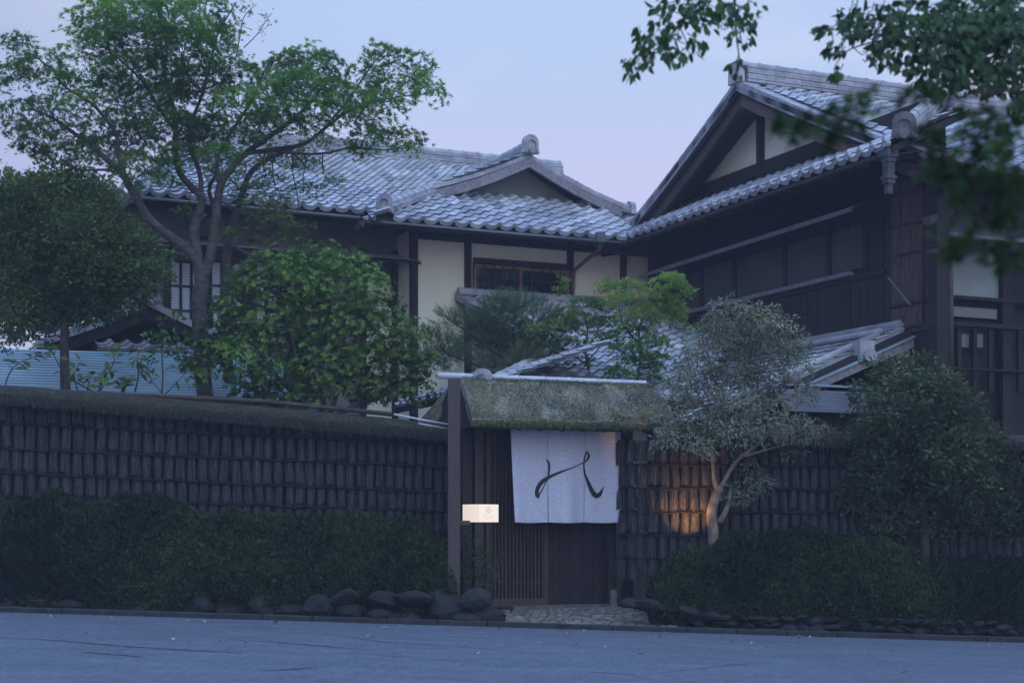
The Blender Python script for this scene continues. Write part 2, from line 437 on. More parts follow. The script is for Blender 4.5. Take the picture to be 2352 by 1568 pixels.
# ------------------------------------------------------------------ roof tiles
PROF = [(0.0, 0.026), (0.035, 0.004), (0.09, -0.012), (0.15, -0.010), (0.195, 0.014), (0.222, 0.046), (0.25, 0.058), (0.28, 0.040)]
def tile_arrays(lip=0.016, length=0.285):
    v, f = [], []
    n = len(PROF)
    for x, z in PROF: v.append((x-0.14, 0, z+0.038))            # lower edge, raised over the course below
    for x, z in PROF: v.append((x-0.14, length, z+0.006))
    for x, z in PROF: v.append((x-0.14, 0.006, z+0.038-lip))    # thickness of the lower edge
    for i in range(n-1):
        f += [(i, i+1, n+i+1), (i, n+i+1, n+i)]
        f += [(2*n+i, 2*n+i+1, i+1), (2*n+i, i+1, i)]
    return np.array(v), np.array(f)
def mesh_of(name, va, fa, m):
    me = bpy.data.meshes.new(name); me.from_pydata([tuple(x) for x in va], [], [tuple(map(int, x)) for x in fa]); me.materials.append(m)
    return me
TV, TF = tile_arrays(); EV, EF = tile_arrays(0.075)
TILE_ME = mesh_of('roof_tile', TV, TF, M['tile']); EAVE_ME = mesh_of('eave_tile', EV, EF, M['tile'])
def in_view(p, mrg=40):
    if p.y <= 0.5: return False
    x = HX + F*p.x/p.y; y = HY - F*(p.z-CZ)/p.y
    return -mrg < x < 2352+mrg and -mrg < y < 1568+mrg

class Tiles:
    def __init__(s): s.items = []
    def add(s, parent, p0, e, sl, Lx, Q, inside=None, pitch=0.27, course=0.235, lift=0.0):
        e = V(e).normalized(); sl = V(sl).normalized(); n = e.cross(sl)
        nx, nq = int(Lx/pitch+0.5), int(Q/course+0.5)
        for j in range(nq):
            for i in range(nx):
                t, q = (i+0.5)*pitch, j*course
                if inside and not inside(t, q): continue
                a = random.gauss(0, 0.008); c_ = random.gauss(0, 0.010)
                sx = (sl + e*a).normalized(); nn = (n + sx*c_).normalized(); ee = sx.cross(nn)
                p = V(p0) + e*(t+random.gauss(0, .002)) + sl*(q+random.gauss(0, .003)) + n*(lift+random.uniform(0, .004))
                mt = Matrix((( ee.x, sx.x, nn.x, p.x), (ee.y, sx.y, nn.y, p.y), (ee.z, sx.z, nn.z, p.z), (0, 0, 0, 1)))
                s.items.append((p.length + (0 if in_view(p) else 1000), mt, j == 0, parent))
    def finish(s, limit=300):
        s.items.sort(key=lambda x: x[0])
        for d, mt, ev, par in s.items[:limit]:
            o = bpy.data.objects.new('tile', EAVE_ME if ev else TILE_ME); link(o, par); o.matrix_world = mt; o.matrix_basis = mt
        rest = {}
        for d, mt, ev, par in s.items[limit:]: rest.setdefault(par.name, []).append((mt, ev, par))
        for k, lst in rest.items():
            vs, fs, off = [], [], 0
            for mt, ev, par in lst:
                A = np.array(mt); va = EV if ev else TV; fa = EF if ev else TF
                vs.append(va @ A[:3, :3].T + A[:3, 3]); fs.append(fa + off); off += len(va)
            np_mesh('tiles', np.concatenate(vs), np.concatenate(fs), M['tile'], lst[0][2], kind='stuff')

def ridge(parent, p0, p1, width=0.22, layers=3, lh=0.05, capr=0.075, step=0.30, cap_objs=True):
    p0, p1 = V(p0), V(p1); d = p1-p0; Ln = d.length; d.normalize()
    x = d.cross(Z).normalized(); up = x.cross(d)
    mb = MB()
    for k in range(layers):
        wk = width*(1-0.10*k/max(1, layers)) + (0.02 if k % 2 else 0)
        t = -(step*0.5 if k % 2 else 0)
        while t < Ln:
            a, b_ = max(0, t), min(Ln, t+step*0.98)
            if b_-a > 0.02:
                mb.box(p0+d*((a+b_)/2)+up*(lh*(k+0.5)), x*(wk/2+random.uniform(0, .004)), d*(b_-a)/2, up*(lh*0.43))
            t += step
    mb.box(p0+d*Ln/2+up*(lh*layers/2-0.01), x*(width*0.42), d*(Ln/2-0.01), up*(lh*layers/2))
    mb.build('ridge_course', M['ridge'], parent, kind='stuff')
    n = max(1, round(Ln/step)); st = Ln/n
    for i in range(n):
        c0 = p0+d*(st*i)+up*(lh*layers+capr*0.25); c1 = c0+d*(st-0.012)
        MB().tube([c0, c0+d*(st*0.80), c0+d*(st*0.82), c1], [capr, capr, capr*1.13, capr*1.13], 9).build('ridge_cap', M['ridge'], parent, smooth=False)

M['agedtile'] = mat('aged_tile', (0.12, 0.12, 0.13), 0.6, (0.06, 0.06, 0.066), 9, 0.3, 30)
def demon_tile(parent, p, face, width=0.34, height=0.40, disc=0.07, mt='ridge'):
    """ridge-end ornament: arched plate, raised arched frame and round boss"""
    face = V(face).normalized(); x = Z.cross(face).normalized(); p = V(p)
    def arch(w, h, z0, r):
        pts = [(-w/2*1.12, z0), (-w/2, z0+h*0.35)]
        for k in range(9):
            a = math.pi - math.pi*k/8
            pts.append((math.cos(a)*w/2*(0.98 if k not in (3, 4, 5) else 1), z0 + h*0.62 + math.sin(a)*h*0.38))
        pts += [(w/2, z0+h*0.35), (w/2*1.12, z0)]
        return [p + x*a + Z*b for a, b in pts]
    on = MB().prism(arch(width, height, 0, 0), face*0.10).build('ridge_end_tile', M[mt], parent)
    o_, i_ = arch(width*0.78, height*0.80, height*0.05, 0), arch(width*0.60, height*0.64, height*0.05, 0)
    mb = MB()
    n = len(o_)
    for k in range(n-1):
        q = [o_[k], o_[k+1], i_[k+1], i_[k]]
        mb.prism([a + face*0.10 for a in q], face*0.022)
    mb.build('raised_frame', M[mt], on)
    c = p + Z*(height*0.13) + face*0.09
    MB().tube([c, c+face*0.07, c+face*0.075], [disc, disc, disc*0.8], 14).build('boss', M[mt], on)
    return on

def curve_board(mb, p0, p1, sag, h, th_dir, n=8):
    """bargeboard between two points, sagging slightly, h deep, thickness vector th_dir"""
    pts = [V(p0).lerp(V(p1), i/n) - Z*(sag*math.sin(math.pi*i/n)) for i in range(n+1)]
    for i in range(n):
        a, b_ = pts[i], pts[i+1]
        mb.prism([a, b_, b_-Z*h, a-Z*h], th_dir)
    return pts

def verge(parent, p0, p1, sag, width_dir, n, thick=0.07, lip=0.10):
    """row of verge tiles stepping down a gable edge"""
    p0, p1 = V(p0), V(p1)
    for i in range(n):
        a = p0.lerp(p1, i/n) - Z*(sag*math.sin(math.pi*i/n)); b_ = p0.lerp(p1, (i+1.06)/n) - Z*(sag*math.sin(math.pi*min(1, (i+1.06)/n)))
        up = Z*0.010
        w = V(width_dir)
        mb = MB()
        mb.prism([a, a+w, b_+w+up*1.0, b_+up], Z*thick*0.6)
        mb.prism([a-Z*lip*0.6, b_-Z*lip*0.6, b_+up, a], w.normalized()*0.03)
        mb.build('verge_tile', M['ridge'], parent)

# ================================================================== MIDDLE HOUSE
house = thing('townhouse', B.p(-4, -3, -1.1), 'two storey cream plastered house with long tiled roof and small gable behind the maple', 'house')
ht = Tiles()
S0 = (7.06-5.09)/4.4
main_roof = MB()
e0, e1 = -8.25, 1.2
def z_main(b): return 5.09 + (-0.6-b)*S0
main_roof.prism([B.p(e0, -0.6, 4.99), B.p(e1, -0.6, 4.99), B.p(e1, -5.0, 6.96), B.p(e0+1.9, -5.0, 6.96)], Z*0.10)
main_roof.prism([B.p(e0+1.9, -5.0, 6.96), B.p(e1, -5.0, 6.96), B.p(e1, -9.4, 4.99), B.p(e0, -9.4, 4.99)], Z*0.10)
main_roof.prism([B.p(e0, -0.6, 4.985), B.p(e0+1.9, -5.0, 6.955), B.p(e0, -9.4, 4.985)], Z*0.09)
mroof = main_roof.build('roof', M['dark'], house)
cs = math.hypot(1, S0)
ht.add(mroof, B.p(e0, -0.6+0.05, 5.085), B.u, -B.w+Z*S0, e1-e0, 4.4*cs, inside=lambda t, q: t > q/cs*0.43+0.05 and not (t > 4.9 and q < 0.6 and t < 8.6))
ridge(mroof, B.p(e0+1.9, -5.0, 7.06), B.p(e1, -5.0, 7.06), 0.26, 4, 0.055, 0.085)
ridge(mroof, B.p(e0+0.1, -0.7, 5.13), B.p(e0+1.9, -4.9, 7.05), 0.20, 2, 0.05, 0.075)
# skirt roof over the projecting bay
SK = 0.5
skirt = MB()
aL, aR = -4.51, 0.30
skirt.prism([B.p(aL, 0, 4.80), B.p(aR, 0, 4.80), B.p(aR, -1.75, 5.675), B.p(aL+1.75, -1.75, 5.675)], Z*0.09)
skirt.prism([B.p(aL, 0, 4.797), B.p(aL+1.75, -1.75, 5.672), B.p(aL+1.1, -1.75, 5.35), B.p(aL, -0.7, 4.797)], Z*0.085)
sroof = skirt.build('bay_roof', M['dark'], house)
ck = math.hypot(1, SK)
ht.add(sroof, B.p(aL, 0.05, 4.885), B.u, -B.w+Z*SK, aR-aL+0.1, 1.85*ck, inside=lambda t, q: t > q/ck+0.16)
ht.add(sroof, B.p(aL-0.04, -0.95, 4.885), B.w, B.u+Z*SK, 1.0, 0.9, inside=lambda t, q: t < 0.95-q*0.9)
ridge(sroof, B.p(aL+0.22, -0.22, 5.03), B.p(aL+1.78, -1.78, 5.80), 0.20, 2, 0.045, 0.082, step=0.24)
demon_tile(sroof, B.p(aL+0.20, -0.14, 5.0), (B.w*0.85-B.u*0.5), 0.27, 0.31, 0.055)
# small gable
gA, gZ = -1.14, 6.42
gl, gr = -2.98, 0.70
fz = 5.69
gab = MB()
for (a1) in (gl, gr):
    gab.prism([B.p(gA, -1.50, gZ), B.p(a1, -1.50, fz), B.p(a1, -5.2, fz), B.p(gA, -5.2, gZ)], Z*0.09)
groof = gab.build('gable_roof', M['dark'], house)
sg = (gZ-fz)/(gA-gl); cg = math.hypot(1, sg)
ht.add(groof, B.p(gl, -5.0, fz+0.09), B.w, B.u+Z*sg, 3.55, 1.84*cg)
ht.add(groof, B.p(gr, -1.75, fz+0.09), -B.w, -B.u+Z*sg, 3.3, 1.84*cg)
verge(groof, B.p(gA, -1.46, gZ+0.10), B.p(gl-0.05, -1.46, fz+0.10), 0.05, -B.w*0.20, 9, 0.06, 0.06)
verge(groof, B.p(gA, -1.46, gZ+0.10), B.p(gr+0.05, -1.46, fz+0.10), 0.05, -B.w*0.20, 9, 0.06, 0.06)
ridge(groof, B.p(gA, -1.52, gZ+0.12), B.p(gA, -4.9, gZ+0.12), 0.22, 3, 0.05, 0.085, step=0.26)
demon_tile(groof, B.p(gA, -1.46, gZ+0.13), B.w, 0.29, 0.33, 0.065)
bb = MB()
curve_board(bb, B.p(gA, -1.42, gZ+0.06), B.p(gl, -1.42, fz+0.05), 0.05, 0.17, -B.w*0.05)
bb.build('bargeboard', M['greywood'], house)
bb = MB()
curve_board(bb, B.p(gA, -1.42, gZ+0.062), B.p(gr, -1.42, fz+0.05), 0.05, 0.17, -B.w*0.05)
bb.build('bargeboard', M['greywood'], house)
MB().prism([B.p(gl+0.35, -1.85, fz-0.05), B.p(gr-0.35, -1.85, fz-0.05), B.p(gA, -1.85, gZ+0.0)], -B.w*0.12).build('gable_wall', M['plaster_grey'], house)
MB().beam(B.p(gl+0.55, -1.72, fz+0.05), B.p(gr-0.55, -1.72, fz+0.05), 0.10, 0.08).build('gable_beam', M['greywood'], house)
for a in (gl+0.62, gr-0.62):
    MB().box(B.p(a, -1.62, fz+0.12), B.u*0.06, B.w*0.16, Z*0.055).build('purlin_end', M['greywood'], house)
# right-hand little ridge beside the valley
p0, p1 = B.PB(1372, 476, -1.6), B.PB(1443, 490, -1.6)
ridge(sroof, p1, p0, 0.18, 2, 0.04, 0.075, step=0.22)
demon_tile(sroof, p1-Z*0.02, B.u, 0.22, 0.24, 0.05)
# gutter and downpipe
MB().tube([B.p(aL+0.05, 0.08, 4.81), B.p(aR-0.05, 0.10, 4.79)], 0.022, 8).build('gutter', M['gutter'], house, smooth=True)
MB().tube([B.p(e0, -0.5, 5.0), B.p(aL-0.1, -0.5, 4.97)], 0.025, 8).build('gutter', M['gutter'], house, smooth=True)
hp = [B.PB(1378, 546, 0.10), B.PB(1378, 572, 0.02), B.PB(1355, 590, -0.5), B.PB(1318, 622, -0.95), B.PB(1314, 690, -0.95)]
MB().box(B.PB(1378, 545, 0.10), B.u*0.07, B.w*0.06, Z*0.08).build('rain_hopper', M['gutter'], house)
MB().tube(hp, 0.035, 8).build('downpipe', M['copper'], house, smooth=True)
# walls
BW = -1.0
def wall_box(a0, a1, b, z0, z1, th=0.16):
    return MB().box(B.p((a0+a1)/2, b-th/2, (z0+z1)/2), B.u*(a1-a0)/2, B.w*th/2, Z*(z1-z0)/2)
aP0 = B.onb(952, 600, BW)[0]; aP1 = B.onb(1075, 600, BW)[0]; aP2 = B.onb(1310, 600, BW)[0]; aP3 = 1.2
ZT, ZB = 4.95, -1.1
wall_box(aP0, aP3, BW-0.03, ZB, ZT).build('wall', M['plaster'], house)
for a in (aP0, aP1, aP2, B.onb(1432, 600, BW)[0]):
    MB().box(B.p(a, BW-0.04, (ZB+ZT)/2), B.u*0.058, B.w*0.06, Z*(ZT-ZB)/2).build('post', M['dark'], house)
MB().box(B.p((aP0+aP3)/2, BW-0.02, 4.86), B.u*(aP3-aP0)/2, B.w*0.05, Z*0.06).build('wall_plate', M['dark'], house)
MB().prism([B.p(aL+0.05, -0.02, 4.79), B.p(aR, -0.02, 4.79), B.p(aR, BW, 4.93), B.p(aL+0.05, BW, 4.93)], Z*0.02).build('soffit', M['dark'], house)
# side wall of the bay and left wing wall
MB().box(B.p(aP0+0.0, (BW-1.9)/2, (ZB+ZT)/2), B.u*0.05, B.w*0.45, Z*(ZT-ZB)/2).build('wall', M['plaster'], house)
BL = -1.75
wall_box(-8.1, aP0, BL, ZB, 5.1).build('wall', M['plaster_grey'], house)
wall_box(B.onb(832, 600, BL)[0], aP0, BL+0.02, ZB, 4.1, 0.03).build('wall_panel', M['plaster'], house)
for px in (905, 832, 575, 468, 383, 330):
    a = B.onb(px, 600, BL)[0]
    MB().box(B.p(a, BL+0.03, (ZB+4.7)/2), B.u*0.05, B.w*0.05, Z*(4.7-ZB)/2).build('post', M['dark'], house)
MB().prism([B.p(-8.1, -0.62, 4.97), B.p(aL, -0.62, 4.97), B.p(aL, BL, 5.4), B.p(-8.1, BL, 5.4)], Z*0.02).build('soffit', M['dark'], house)
# narrow shingled pent roof under the eave
pz = 4.42
MB().prism([B.p(-8.0, -0.95, pz-0.06), B.p(aP0+0.1, -0.95, pz-0.06), B.p(aP0+0.1, BL, pz+0.16), B.p(-8.0, BL, pz+0.16)], Z*0.035).build('pent_roof', M['dark'], house)
for k in range(5):
    b_ = -0.93-k*0.155; z_ = pz-0.02+0.265*(k*0.155)
    MB().prism([B.p(-8.0, b_, z_+0.022), B.p(aP0+0.1, b_, z_+0.022), B.p(aP0+0.1, b_-0.17, z_+0.045), B.p(-8.0, b_-0.17, z_+0.045)], Z*0.012).build('shingle_course', M['greywood'], house)
# bay window with cedar sashes and iron bars
wz1, wz0 = B.onb(1083, 598, BW)[1], B.onb(1083, 684, BW)[1]
wa0, wa1 = B.onb(1086, 600, BW)[0], B.onb(1303, 600, BW)[0]
win = MB().box(B.p((wa0+wa1)/2, BW+0.005, (wz0+wz1)/2), B.u*(wa1-wa0)/2, B.w*0.012, Z*(wz1-wz0)/2).build('window', M['glass'], house)
def bar(a0, z0, a1, z1, w, m, nm, par, b=BW+0.035, th=0.03):
    if abs(a1-a0) < 1e-6: c_, hx, hz = (a0, (z0+z1)/2), w/2, (z1-z0)/2
    else: c_, hx, hz = ((a0+a1)/2, z0), (a1-a0)/2, w/2
    return MB().box(B.p(c_[0], b, c_[1]), B.u*hx, B.w*th, Z*hz).build(nm, m, par)
bar(wa0, wz0+0.03, wa1, wz0+0.03, 0.075, M['orange'], 'bottom_rail', win)
bar(wa0, wz1-0.09, wa1, wz1-0.09, 0.06, M['orange'], 'top_rail', win, b=BW+0.03)
bar(wa0, wz1, wa1, wz1, 0.09, M['dark'], 'lintel', win, b=BW+0.05)
for t, w in ((0.012, 0.05), (0.49, 0.05), (0.985, 0.075)):
    a = wa0+(wa1-wa0)*t
    bar(a, wz0+0.068, a, wz1-0.121, w, M['orange'], 'stile', win, b=BW+0.032)
for t in (0.1, 0.2, 0.3, 0.4, 0.6, 0.7, 0.8, 0.9):
    a = wa0+(wa1-wa0)*t
    bar(a, wz0-0.02, a, wz1+0.02, 0.018, M['dark'], 'window_bar', win, b=BW+0.10, th=0.010)
bar(wa0, wz1-0.30, wa1, wz1-0.30, 0.022, M['dark'], 'window_bar', win, b=BW+0.115, th=0.008)
bar(wa0, wz1-0.04, wa1, wz1-0.04, 0.03, M['dark'], 'window_bar', win, b=BW+0.118, th=0.008)
# pale windows at the left with painted reflections
for x0, x1, nm in ((388, 462, 3), (482, 556, 3), (585, 660, 3)):
    a0, z1 = B.onb(x0, 600, BL+0.02); a1, z0 = B.onb(x1, 790, BL+0.02)
    wn = MB().box(B.p((a0+a1)/2, BL+0.03, (z0+z1)/2), B.u*(a1-a0)/2, B.w*0.012, Z*(z1-z0)/2).build('window', M['reflect_pane'], house)
    for t in (0.0, 0.35, 0.68, 1.0):
        a = a0+(a1-a0)*t; bar(a, z0, a, z1, 0.05 if t in (0, 1) else 0.035, M['dark'], 'mullion', wn, b=BL+0.055)
    for k, t in enumerate((0.0, 0.30, 0.60, 1.0)):
        z_ = z1-(z1-z0)*t; bar(a0, z_, a1, z_, 0.03, M['brown'], 'glazing_bar', wn, b=BL+0.06)
ht.finish()

# ================================================================== GABLED WING (right)
wing = thing('gabled_wing', B.p(4, 3, -1.1), 'tall dark timbered wing with big cream gable and tiled roof at the right', 'building')
wt = Tiles()
ra, rb, rz = 0.5, 2.76, 6.89
SW = 0.463
bf, bb_ = 7.55, -2.1
aE = 13.0
wr = MB()
wr.prism([B.p(ra, bf, rz-(bf-rb)*SW-0.10), B.p(aE, bf, rz-(bf-rb)*SW-0.10), B.p(aE, rb, rz-0.10), B.p(ra, rb, rz-0.10)], Z*0.10)
wr.prism([B.p(ra, bb_, rz-(rb-bb_)*SW-0.10), B.p(aE, bb_, rz-(rb-bb_)*SW-0.10), B.p(aE, rb, rz-0.10), B.p(ra, rb, rz-0.10)], Z*0.102)
wroof = wr.build('roof', M['dark'], wing)
cw = math.hypot(1, SW)
wt.add(wroof, B.p(ra+0.26, bf+0.04, rz-(bf-rb)*SW), B.u, -B.w+Z*SW, aE-ra-0.26, (bf-rb)*cw)
wt.add(wroof, B.p(aE, bb_, rz-(rb-bb_)*SW), -B.u, B.w+Z*SW, aE-ra-0.2, (rb-bb_)*cw)
verge(wroof, B.p(ra, rb, rz+0.03), B.p(ra, bf+0.05, rz-(bf-rb)*SW+0.03), 0.06, B.u*0.30, 21, 0.08, 0.20)
verge(wroof, B.p(ra, rb, rz+0.03), B.p(ra, bb_+1.1, rz-(rb-bb_-1.1)*SW+0.03), 0.05, B.u*0.30, 17, 0.08, 0.20)
ridge(wroof, B.p(ra+0.12, rb, rz+0.03), B.p(aE, rb, rz+0.03), 0.34, 6, 0.045, 0.07, step=0.34)
MB().prism([B.p(ra+0.06, rb-0.17, rz+0.02), B.p(ra+0.06, rb+0.17, rz+0.02), B.p(ra+0.06, rb+0.15, rz+0.36), B.p(ra+0.06, rb-0.15, rz+0.36)], -B.u*0.10).build('ridge_end_tile', M['ridge'], wroof)
# bargeboards
def barge(bend, mtl):
    mb = MB(); a_ = ra+0.10
    z1 = rz-abs(bend-rb)*SW
    curve_board(mb, B.p(a_, rb, rz-0.06), B.p(a_, bend, z1-0.06), 0.06, 0.27, B.u*0.07, 10)
    return mb.build('bargeboard', mtl, wing)
barge(7.3, M['grain']); barge(-1.2, M['brown'])
for s, bend in ((1, 7.1), (-1, -0.9)):
    mb = MB(); a_ = ra+0.04
    curve_board(mb, B.p(a_, rb, rz-0.04), B.p(a_, bend, rz-0.04-abs(bend-rb)*SW), 0.06, 0.10, B.u*0.05, 10)
    mb.build('bargeboard_trim', M['dark'], wing)
# purlins running out under the overhang
for b_ in (rb, rb+3.4, rb-3.0):
    zz = rz-abs(b_-rb)*SW-0.30
    MB().box(B.p(ra+0.62, b_, zz), B.u*0.5, B.w*0.09, Z*0.11).build('purlin', M['dark'], wing)
# gable wall, beam, king post
gw = 1.20
zg = 5.74
b0, b1 = -0.75, 6.3
MB().prism([B.p(gw, b0, zg-0.1), B.p(gw, b1, zg-0.1), B.p(gw, rb, rz-0.20)], B.u*0.12).build('gable_wall', M['plaster'], wing)
MB().prism([B.p(gw-0.05, b0-0.7, 5.50), B.p(gw-0.05, b1+0.55, 5.50), B.p(gw-0.05, b1+0.1, 5.80), B.p(gw-0.05, b0-0.2, 5.80)], B.u*0.12).build('gable_beam', M['dark'], wing)
MB().box(B.p(gw-0.03, 2.45, 6.2), B.u*0.05, B.w*0.065, Z*0.6).build('king_post', M['dark'], wing)
# skirt roof under the gable
skw = MB()
zs0 = 4.89
skw.prism([B.p(0, -1.2, zs0-0.10), B.p(0, 7.35, zs0-0.10), B.p(1.25, 7.35, 5.40), B.p(1.25, -1.2, 5.40)], Z*0.09)
swr = skw.build('skirt_roof', M['dark'], wing)
sq = (5.50-zs0)/1.25
wt.add(swr, B.p(-0.05, -1.1, zs0-0.015), B.w, B.u+Z*sq, 8.35, 1.25*math.hypot(1, sq))
MB().beam(B.p(1.12, -1.2, 5.53), B.p(1.12, 7.3, 5.53), 0.18, 0.07).build('flashing', M['ridge'], wing)
for i in range(31):     # round eave discs
    c_ = B.p(-0.055, -1.1+0.27*i+0.25, zs0+0.03)
    MB().tube([c_+B.u*0.05, c_-B.u*0.02], 0.052, 10).build('eave_disc', M['ridge'], swr)
demon_tile(swr, B.p(0.22, 7.28, zs0+0.10), (B.w*0.8-B.u*0.6), 0.31, 0.35, 0.065, 'agedtile')
ridge(swr, B.p(0.28, 7.20, zs0+0.13), B.p(1.1, 7.05, 5.62), 0.22, 3, 0.045, 0.08, step=0.22)
# corner bracket seen under the ornament
M['brackettile'] = mat('aged_dark_tile', (0.06, 0.06, 0.066), 0.6, (0.03, 0.03, 0.033), 8, 0.3, 30)
cb = MB(); c0 = B.p(0.02, 7.22, 0)
for k, (w_, z_, h_) in enumerate(((0.09, 4.80, 0.05), (0.07, 4.72, 0.03), (0.055, 4.60, 0.09), (0.075, 4.49, 0.02), (0.06, 4.44, 0.03), (0.04, 4.35, 0.07))):
    cb.box(V((c0.x, c0.y, CZ+z_)), B.u*w_, B.w*w_, Z*h_)
cb.build('corner_bracket', M['brackettile'], wing)
MB().tube([B.p(-0.07, -1.0, 4.77), B.p(-0.07, 7.1, 4.765)], 0.032, 8).build('gutter', M['redbrown'], wing, smooth=True)
MB().prism([B.p(0.03, -1.2, 4.77), B.p(0.03, 7.3, 4.77), B.p(1.0, 7.3, 4.95), B.p(1.0, -1.2, 4.95)], Z*0.02).build('soffit', M['dark'], wing)
for i in range(24):
    b_ = -0.9+i*0.35
    MB().beam(B.p(0.02, b_, 4.745), B.p(1.0, b_, 4.92), 0.05, 0.05).build('rafter', M['dark'], wing)
# long side wall: plaster band, boards, pent strip
AW = 1.0
def aw_box(b0_, b1_, z0_, z1_, a_, th, m_, nm, par=wing):
    return MB().box(B.p(a_+th/2, (b0_+b1_)/2, (z0_+z1_)/2), B.u*th/2, B.w*(b1_-b0_)/2, Z*(z1_-z0_)/2).build(nm, m_, par)
aw_box(-1.2, 6.93, ZB, 5.6, AW+0.03, 0.16, M['dark'], 'wall')
aw_box(-0.5, 5.4, 3.66, 4.30, AW+0.005, 0.024, M['plaster_shaded'], 'wall_panel')
for b_ in (0.9, 1.95, 3.4, 4.55, 5.42):
    aw_box(b_-0.05, b_+0.05, 3.62, 4.34, AW-0.03, 0.04, M['dark'], 'post')
aw_box(-0.6, 5.15, 3.575, 3.635, AW-0.10, 0.09, M['greywood'], 'sill_rail')
aw_box(-0.6, 5.9, 3.50, 3.57, AW-0.03, 0.04, M['dark'], 'sill')
bw = 0.19; b_ = 0.2
while b_ < 6.86:
    w_ = bw*random.uniform(0.85, 1.1)
    corner = b_ > 5.95
    z1_ = 3.49 if not corner else 4.72
    if 5.45 < b_ <= 5.95: z1_ = 4.3
    aw_box(b_, min(b_+w_-0.008, 6.92), 2.62, z1_, AW+0.002+random.uniform(-0.012, 0.0), 0.025, M['bark_board'] if corner else M['redbrown'], 'board')
    b_ += w_
for z_, b0_ in ((4.55, 5.2), (4.12, 6.05), (3.72, 6.1), (3.02, 6.0), (2.70, 5.9)):
    aw_box(b0_, 6.96, z_-0.018, z_+0.018, AW-0.035, 0.02, M['brown'], 'batten')
MB().beam(B.p(AW-0.06, 6.02, 3.42), B.p(AW-0.06, 6.50, 2.98), 0.02, 0.02).build('pipe', M['greywood'], wing)
MB().tube([B.p(AW-0.06, 6.78, 4.75), B.p(AW-0.06, 6.78, 2.7)], 0.022, 8).build('downpipe', M['redbrown'], wing, smooth=True)
# pent strip (thin shingled)
MB().prism([B.p(0.42, -0.25, 4.30), B.p(0.42, 5.9, 4.36), B.p(AW-0.01, 5.4, 4.56), B.p(AW-0.01, -1.1, 4.50)], Z*0.03).build('pent_roof', M['greysheet'], wing)
MB().beam(B.p(0.44, -0.25, 4.285), B.p(0.44, 5.85, 4.345), 0.03, 0.02).build('pent_edge', M['greywood'], wing)
for b_ in (0.8, 2.2, 3.6, 5.0):
    MB().beam(B.p(0.5, b_, 4.27), B.p(1.0, b_, 4.31), 0.05, 0.05).build('pent_bracket', M['dark'], wing)
# front face to the right of the corner
FB = 6.85
def fw(px0, py0, px1, py1, b_, th, m_, nm, par=wing):
    a0, z1_ = B.onb(px0, py0, b_); a1, z0_ = B.onb(px1, py1, b_)
    return MB().box(B.p((a0+a1)/2, b_-th/2, (z0_+z1_)/2), B.u*(a1-a0)/2, B.w*th/2, Z*(z1_-z0_)/2).build(nm, m_, par)
MB().box(B.p(1.08, 6.93, 1.8), B.u*0.10, B.w*0.08, Z*3.1).build('corner_post', M['dark'], wing)
fw(2150, 440, 3400, 1300, 6.0, 0.15, M['dark'], 'wall')
MB().prism([B.p(1.1, bf-0.1, rz-(bf-rb)*SW-0.12), B.p(aE, bf-0.1, rz-(bf-rb)*SW-0.12), B.p(aE, 6.0, 5.0), B.p(1.1, 6.0, 5.0)], Z*0.02).build('soffit', M['dark'], wing)
fw(2168, 520, 2304, 692, 6.06, 0.05, M['plaster_blue'], 'wall_panel')
fw(2304, 430, 2326, 1150, 6.16, 0.09, M['dark'], 'post')
fw(2160, 683, 2500, 700, 6.18, 0.10, M['dark'], 'rail')
fw(2170, 702, 2290, 733, 6.10, 0.03, M['plaster_grey'], 'wall_panel')
fw(2170, 730, 2290, 738, 6.20, 0.05, M['greywood'], 'rail')
fw(2160, 745, 2500, 757, 6.24, 0.08, M['dark'], 'rail')
for px in (2200, 2236, 2272, 2340, 2376):
    fw(px, 757, px+9, 900, 6.22, 0.05, M['redbrown'], 'balcony_baluster')
for px in (2206, 2238):
    fw(px, 836-70, px+20, 858-70+10, 6.13, 0.02, M['plaster_grey'], 'paper_charm')
fw(2160, 845, 2500, 858, 6.26, 0.08, M['dark'], 'rail')
MB().tube([B.PB(2184, 592, 7.0), B.PB(2184, 900, 7.0)], 0.035, 8).build('downpipe', M['brown'], wing, smooth=True)
MB().beam(B.PB(2128, 508, 7.1), B.PB(2182, 486, 6.7), 0.10, 0.10).build('bracket_beam', M['brown'], wing)
MB().beam(B.PB(2133, 578, 7.1), B.PB(2150, 576, 7.0), 0.08, 0.06).build('bracket_beam', M['brown'], wing)
MB().prism([B.PB(2165, 540, 6.9), B.PB(2380, 560, 6.9), B.PB(2380, 512, 6.1), B.PB(2165, 500, 6.1)], Z*0.05).build('window_hood', M['greysheet'], wing)
wt.finish()

# ================================================================== ENTRANCE HALL (low roofs behind the gate)
hall = thing('entrance_hall', B.p(-1, 3, -1.1), 'low tiled entrance building between the gate and the two storey house', 'building')
et = Tiles()
SM = 0.35
def zM(b): return 3.87 - SM*(b+1.0)
SR = 0.42
def zR(a): return 2.65 - SR*(1.0-a)
eM = 5.15
mr_ = MB()
mr_.prism([B.p(-2.72, -1, zM(-1)-0.1), B.p(1.0, -1, zM(-1)-0.1), B.p(1.0, 1.7, zM(1.7)-0.1), B.p(-1.7, eM, zM(eM)-0.1), B.p(-4.9, eM, zM(eM)-0.1), B.p(-2.72, 3.0, zM(3)-0.1)], Z*0.09)
hroof = mr_.build('roof', M['dark'], hall)
cM = math.hypot(1, SM)
def insM(t, q):
    a = -5.0+t; b_ = eM-q/cM
    if b_ < 3.0: left = -2.68
    else: left = -2.72-(b_-3.0)*1.0
    right = 1.0 if b_ < 1.7 else 1.0-(b_-1.7)*0.78
    return left < a < right+0.1
